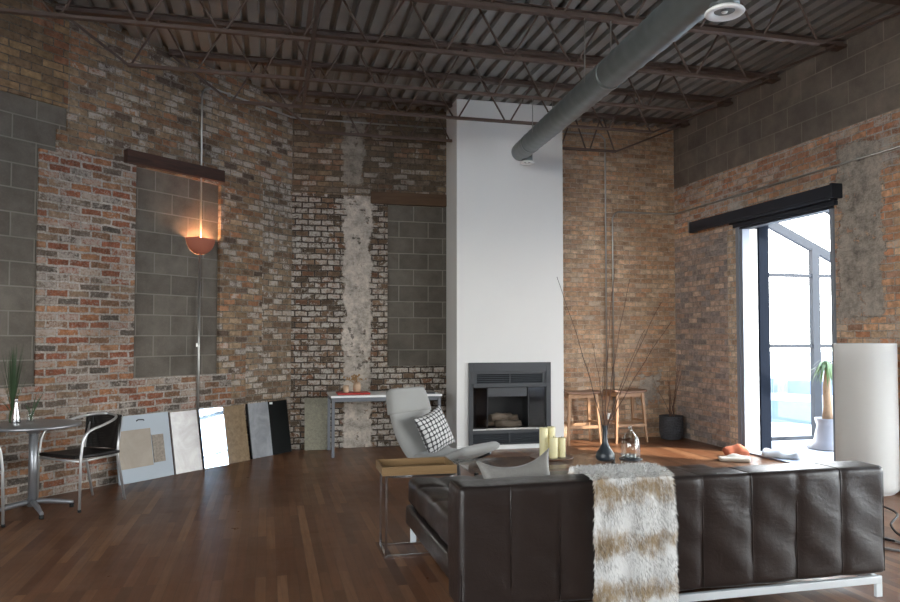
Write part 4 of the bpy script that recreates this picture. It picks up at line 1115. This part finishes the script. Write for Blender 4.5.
s = MB(); s.M = Mt; s.tube([(.25, -.0195, .60), (.27, -.0195, .61), (.33, -.0195, .607), (.34, -.0195, .598)], .006, 6); s.build('handle_slot', M['black_metal'], t)
t, Mt, L = lean_panel(1.875, 1.53, .65, None, 'stone_slab', 'pale pinkish marble slab leaning between the blue board and the mirror', 'slab', d=.12, group=g5, rot=1)
ppart(t, Mt, 'slab_face', 0, L, 0, .65, -.016, -.004, M['marble']); ppart(t, Mt, 'backing', -.006, L-.004, 0, .65, -.003, .012, M['dark_wood'])
t, Mt, L = lean_panel(1.49, 1.165, .65, None, 'mirror_panel', 'frameless mirror leaning on the wall and tinted with the blue of reflected sky', 'mirror', d=.12, group=g5, rot=3.2)
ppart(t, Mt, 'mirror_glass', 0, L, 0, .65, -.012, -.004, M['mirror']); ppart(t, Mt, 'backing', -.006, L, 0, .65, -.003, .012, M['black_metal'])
t, Mt, L = lean_panel(1.16, .83, .65, None, 'stone_slab', 'polished brown granite slab leaning right of the mirror', 'slab', d=.12, group=g5, rot=1)
ppart(t, Mt, 'slab_face', 0, L, 0, .65, -.016, .004, M['brown_stone'])
t, Mt, L = lean_panel(.76, .43, .65, None, 'stone_slab', 'grey marble slab leaning left of the black slab', 'slab', d=.10, group=g5)
ppart(t, Mt, 'slab_face', 0, L, 0, .65, -.016, .004, M['grey_stone']); ppart(t, Mt, 'edge', -.012, -.001, 0, .65, -.016, .012, M['black_metal'])
t, Mt, L = lean_panel(.425, .10, .65, None, 'stone_slab', 'matt black slab with a small white tag, nearest the corner', 'slab', d=.10, group=g5)
ppart(t, Mt, 'slab_face', 0, L, 0, .65, -.016, .004, M['black_stone']); ppart(t, Mt, 'price_tag', .02, .07, .615, .64, -.018, -.0165, M['white'])
t = MB().box(0, .31, -.016, .0, 0, .66).build('stone_slab', M['slab'], None, .002); t.location = (.46, YB-.085, 0); t.rotation_euler = (R(-6.4), 0, 0)
tag(t, 'speckled beige stone slab leaning on the back wall left of the desk', 'slab')

# ------------------------------------------------------------------ bar stools
def make_stool(label):
    t = thing('bar_stool', label, 'stool', (0, 0, 0), 0, 'wooden stools by the back wall')
    W2, D2, Z = .235, .165, .70
    s = MB()
    def seat(a, b):
        x = (2*a-1)*.25; y = (2*b-1)*.18; return (x, y, Z-.006+.016*(abs(2*a-1))**2)
    s.rbox((0, 0, Z-.012), (.50, .35, .032), .012, 12, 8, 1, lambda p, n: (0, 0, .018*(p.x/.25)**2-.004)); s.build('seat', M['stool_seat'], t)
    fe = {}
    for sx in (-1, 1):
        for sy in (-1, 1):
            top = (sx*.19, sy*.13, Z-.02); bot = (sx*W2, sy*(D2+.01), 0)
            s = MB(); a, b = Vector(bot), Vector(top); n = 1
            for z_, w1 in (): pass
            A = [s.v((a.x+dx*.013, a.y+dy*.013, 0)) for dx, dy in ((-1,-1),(1,-1),(1,1),(-1,1))]
            B = [s.v((b.x+dx*.021, b.y+dy*.019, b.z)) for dx, dy in ((-1,-1),(1,-1),(1,1),(-1,1))]
            s.face(list(reversed(A))); s.face(B)
            for i in range(4): s.face([A[i], A[(i+1)%4], B[(i+1)%4], B[i]])
            s.build('leg', M['stool_wood'], t, .003)
    s = MB(); z = .235; f = z/.68; hx = W2+(.19-W2)*f; hy = (D2+.01)+(.13-(D2+.01))*f
    for sy in (-1, 1): s.bar((-hx, sy*hy, z), (hx, sy*hy, z), .018, .038)
    for sx in (-1, 1): s.bar((sx*hx, -hy, z+.05), (sx*hx, hy, z+.05), .018, .032)
    s.build('stretcher', M['stool_wood'], t, .002)
    s = MB(); z = Z-.055
    for sy in (-1, 1): s.bar((-.185, sy*.125, z), (.185, sy*.125, z), .016, .05)
    for sx in (-1, 1): s.bar((sx*.185, -.125, z), (sx*.185, .125, z), .016, .05)
    s.build('apron', M['stool_wood'], t); return t
s1 = make_stool('light wooden saddle stool nearest the white chimney'); s1.location = (4.10, 9.36, 0)
s2 = copy_tree(s1); s2.location = (4.80, 9.40, 0); s2.rotation_euler = (0, 0, R(3)); s2['label'] = 'light wooden saddle stool nearer the ribbed pot'

# ribbed dark pot with twigs in the corner
pt_ = thing('ribbed_planter', 'ribbed charcoal planter on the floor in the right back corner', 'planter', (5.52, 9.42, 0))
prof = [(0, 0), (.10, 0)]
for k in range(15):
    z = .01+k*.022; r_ = .125+.04*math.sin(min(1, (k+2)/11)*PI*.62); prof += [(r_, z), (r_+.006, z+.007), (r_, z+.014)]
prof += [(.150, .335), (.138, .335), (.13, .28), (0, .28)]
MB().lathe(prof, 40).build('pot', M['ribbed'], pt_)
rnd = random.Random(5)
for i in range(11):
    a = rnd.uniform(-.5, 1.0); e = Vector((rnd.uniform(-.14, .14), rnd.uniform(-.16, .08), rnd.uniform(.65, 1.12)))
    if i == 0: e = Vector((-.30, -.05, .86))
    pts = bez((rnd.uniform(-.05, .05), rnd.uniform(-.05, .05), .28), (e.x*.2, e.y*.2, .5), (e.x*.8, e.y*.6, e.z*.8), e, 10)
    s = MB().tube(pts, [.005-.0004*j for j in range(11)], 6)
    s.tube([pts[7], pts[7]+Vector((.04*(-1)**i, 0, .10))], [.002, .0008], 5)
    o = s.build('dry_branch', M['twig']); o.location = (5.52, 9.42, 0)
    lab = 'bare dry branch leaning left out of the ribbed planter' if i == 0 else 'bare dry branch standing in the ribbed charcoal planter'
    tag(o, lab, 'branch', 'branches in the ribbed planter')

# ------------------------------------------------------------------ bistro table and chairs
TX, TY = -1.875, 6.79
bt = thing('bistro_table', 'small round metal bistro table beside the left brick wall', 'table', (TX, TY, 0))
MB().lathe([(0, .700), (.34, .700), (.352, .704), (.356, .714), (.352, .724), (.34, .727), (0, .727)], 56).build('table_top', M['alu'], bt)
MB().tube([(0, 0, .05), (0, 0, .70)], .034, 20).build('post', M['alu'], bt)
MB().lathe([(.034, .64), (.09, .695), (.09, .70), (0, .70)], 20).build('top_bracket', M['alu'], bt)
for k in range(4):
    a = R(-62)+k*PI/2
    s = MB(); s.tube(bez((.02*math.cos(a), .02*math.sin(a), .085), (.12*math.cos(a), .12*math.sin(a), .085), (.2*math.cos(a), .2*math.sin(a), .06), (.31*math.cos(a), .31*math.sin(a), .04), 8), [.022]*5+[.020, .018, .017, .016], 10)
    f_ = s.build('foot', M['alu'], bt)
    MB().lathe([(0, 0), (.017, 0), (.019, .03), (0, .032)], 12, c=(.30*math.cos(a), .30*math.sin(a), 0)).build('foot_glide', M['rubber'], f_)
def make_bistro(label):
    t = thing('bistro_chair', label, 'chair', (0, 0, 0), 0, 'bistro chairs at the round table')
    # local: +x is forward
    for sy in (-1, 1):
        y = sy*.255
        pts = [Vector((.21, y*1.02, 0)), Vector((.20, y, .44))]+bez((.19, y, .52), (.18, y, .67), (.10, y, .66), (-.02, y*.98, .69), 8)+bez((-.08, y*.95, .705), (-.20, y*.86, .735), (-.27, y*.62, .75), (-.285, 0, .755), 8)
        MB().tube(pts, .0115, 10).build('arm_frame', M['satin_alu'], t)
        MB().lathe([(0, 0), (.014, 0), (.014, .02), (0, .02)], 10, c=(.21, y*1.02, 0)).build('foot_cap', M['rubber'], t)
        pts = [Vector((-.30, sy*.20, 0)), Vector((-.21, sy*.205, .42)), Vector((-.215, sy*.205, .50)), Vector((-.27, sy*.18, .745))]
        MB().tube(pts, .0115, 10).build('rear_leg', M['satin_alu'], t)
    s = MB()
    for pts in ([(.2, -.25, .41), (.2, .25, .41)], [(-.2, -.2, .41), (-.2, .2, .41)], [(.2, -.25, .41), (-.2, -.2, .41)], [(.2, .25, .41), (-.2, .2, .41)]): s.tube(pts, .009, 8)
    s.build('seat_rail', M['satin_alu'], t)
    s = MB(); s.rbox((0, 0, .437), (.46, .44, .03), .013, 14, 14, 1, lambda p, n: (0, 0, -.018*(1-(p.y/.22)**2)*(1-(p.x/.23)**2)+(.010*(p.x/.23) if p.x > 0 else 0))); s.build('wicker_seat', M['wicker'], t)
    def bk(off):
        def f(a, b):
            th = (2*a-1)*1.15; zz = .45+b*.295
            rx = .10+.0*b; x = -.175-.10*math.cos(th)-.02*b+off*math.cos(th); y = .215*math.sin(th)/math.sin(1.15)
            return (x, y, zz)
        return f
    s = MB(); s.grid(bk(0), 20, 10); s.grid(bk(.014), 20, 10)
    A = [bk(0)(i/20, 1) for i in range(21)]; B = [bk(.014)(i/20, 1) for i in range(21)]
    s.tube([(Vector(a)+Vector(b))/2 for a, b in zip(A, B)], .010, 8)
    s.build('wicker_back', M['wicker'], t); return t
b1 = make_bistro('black wicker bistro chair with chrome arms at the round table'); b1.location = (-1.57, 7.02, 0); b1.rotation_euler = (0, 0, math.atan2(-.78, -.62))
b2 = copy_tree(b1); b2.location = (-2.27, 6.40, 0); b2.rotation_euler = (0, 0, R(38)); b2['label'] = 'black wicker bistro chair cut off by the left picture edge'
# vases on the table
bv = MB().lathe([(0, 0), (.034, 0), (.037, .008), (.033, .05), (.020, .12), (.0125, .16), (.012, .19), (.017, .205), (.013, .203), (.009, .17), (0, .15)], 28).build('metal_vase', M['chrome'])
bv.location = (-2.03, 6.86, .728); tag(bv, 'silver bottle vase on the round bistro table', 'vase')
s = MB(); rnd = random.Random(11)
for k in range(150):
    a = rnd.uniform(0, 2*PI); r_ = abs(rnd.gauss(0, .065)); h2 = rnd.uniform(.34, .66); e = Vector((r_*math.cos(a), r_*math.sin(a), h2))
    if k < 4: e = Vector((-.14, .02*k, .26-.02*k))
    pts = bez((0, 0, 0.02), (0, 0, .12), (e.x*.6, e.y*.6, e.z*.75), e, 6)
    sdv = Vector((math.sin(a), -math.cos(a), 0)); ws = [.0015, .002, .0025, .0026, .0022, .0014, .0003]
    A = [s.v(p+sdv*w) for p, w in zip(pts, ws)]; B = [s.v(p-sdv*w) for p, w in zip(pts, ws)]
    for i in range(6): s.face([A[i], A[i+1], B[i+1], B[i]], 0, True)
s.lathe([(0, 0), (.022, 0), (.024, .02), (.02, .10), (0, .10)], 16)
gp = s.build('grass_tuft', M['grass']); gp.location = (-2.07, 6.90, .728); tag(gp, 'tall dark green ornamental grass standing behind the silver vase', 'grass')
gv = MB().lathe([(0, .002), (.03, .002), (.032, .01), (.028, .06), (.031, .085), (.029, .085), (.026, .06), (.028, .012), (0, .008)], 24).build('glass_tumbler', M['glass']); gv.location = (-1.93, 6.90, .728); tag(gv, 'small clear glass holding short grass stems on the bistro table', 'glass')
for i, (ex, ez) in enumerate([(.10, .27), (.065, .22), (-.05, .17), (.04, .25), (-.02, .14)]):
    s = MB().tube(bez((0, 0, .012), (ex*.2, 0, .09), (ex*.5, .01, ez*.6), (ex, .01, ez), 8), [.0028, .0028, .003, .003, .0035, .004, .0035, .002, .0006], 6)
    o = s.build('green_sprig', M['grass']); o.location = (-1.93, 6.90, .728)
    tag(o, ['longest green stem in the small glass, leaning right', 'second green stem leaning right in the small glass', 'green stem leaning left in the small glass', 'nearly upright green stem in the small glass', 'shortest green stem in the small glass'][i], 'stem', 'stems in the small glass')

# ------------------------------------------------------------------ light
w = bpy.data.worlds.new('World'); bpy.context.scene.world = w; w.use_nodes = True
nt = w.node_tree; nt.nodes.clear(); g = G(nt)
tc = g.n('ShaderNodeTexCoord').outputs['Generated']
sp = g.n('ShaderNodeSeparateXYZ', {0: tc})
col = g.ramp(sp.outputs[2], [(.0, (1.0, .97, .93)), (.35, (.88, .93, 1.0)), (1.0, (.62, .78, 1.0))])
bg = g.n('ShaderNodeBackground', {'Color': col, 'Strength': 8.0}); wo = nt.nodes.new('ShaderNodeOutputWorld'); nt.links.new(bg.outputs[0], wo.inputs[0])
sl = bpy.data.lights.new('sun', 'SUN'); sl.energy = 7; sl.angle = R(.6); sl.color = (1, .93, .84)
sun = bpy.data.objects.new('sun', sl); C.objects.link(sun)
el = R(42); dv = Vector((-SUN_AZ[0]*math.cos(el), -SUN_AZ[1]*math.cos(el), -math.sin(el)))
sun.rotation_euler = dv.to_track_quat('-Z', 'Y').to_euler(); sun.location = (12, -4, 10)
def portal(name, loc, rot, sx, sy):
    l = bpy.data.lights.new(name, 'AREA'); l.shape = 'RECTANGLE'; l.size = sx; l.size_y = sy; l.energy = 1; l.cycles.is_portal = True
    o = bpy.data.objects.new(name, l); C.objects.link(o); o.location = loc; o.rotation_euler = rot
portal('portal_door', (XR+.45, 7.33, 1.42), (0, R(90), 0), 2.8, 1.5)
portal('portal_side', (XR+.30, 2.86, 1.44), (0, R(90), 0), 2.8, 5.1)
portal('portal_left', (-4.95, -.2, 2.55), (0, R(-90), 0), 3.3, 4.8)
portal('portal_rear', (-2.4, -3.3, 2.45), (R(90), 0, 0), 3.0, 3.5)

# ------------------------------------------------------------------ camera
cam = bpy.data.cameras.new('camera'); co = bpy.data.objects.new('camera', cam); C.objects.link(co)
co.location = (0, 0, 1.45); co.rotation_euler = (R(92.0), 0, R(-13.8))
cam.sensor_fit = 'HORIZONTAL'; cam.sensor_width = 36; cam.lens = 36*740/900; cam.shift_y = 9.2/900; cam.clip_end = 1000
sc_ = bpy.context.scene; sc_.camera = co
sc_.view_settings.view_transform = 'Standard'; sc_.view_settings.look = 'None'; sc_.view_settings.gamma = 1; sc_.view_settings.exposure = .9
sc_.view_settings.use_curve_mapping = False
sc_.cycles.use_denoising = True
sc_.cycles.max_bounces = 10; sc_.cycles.diffuse_bounces = 6; sc_.cycles.sample_clamp_indirect = 8
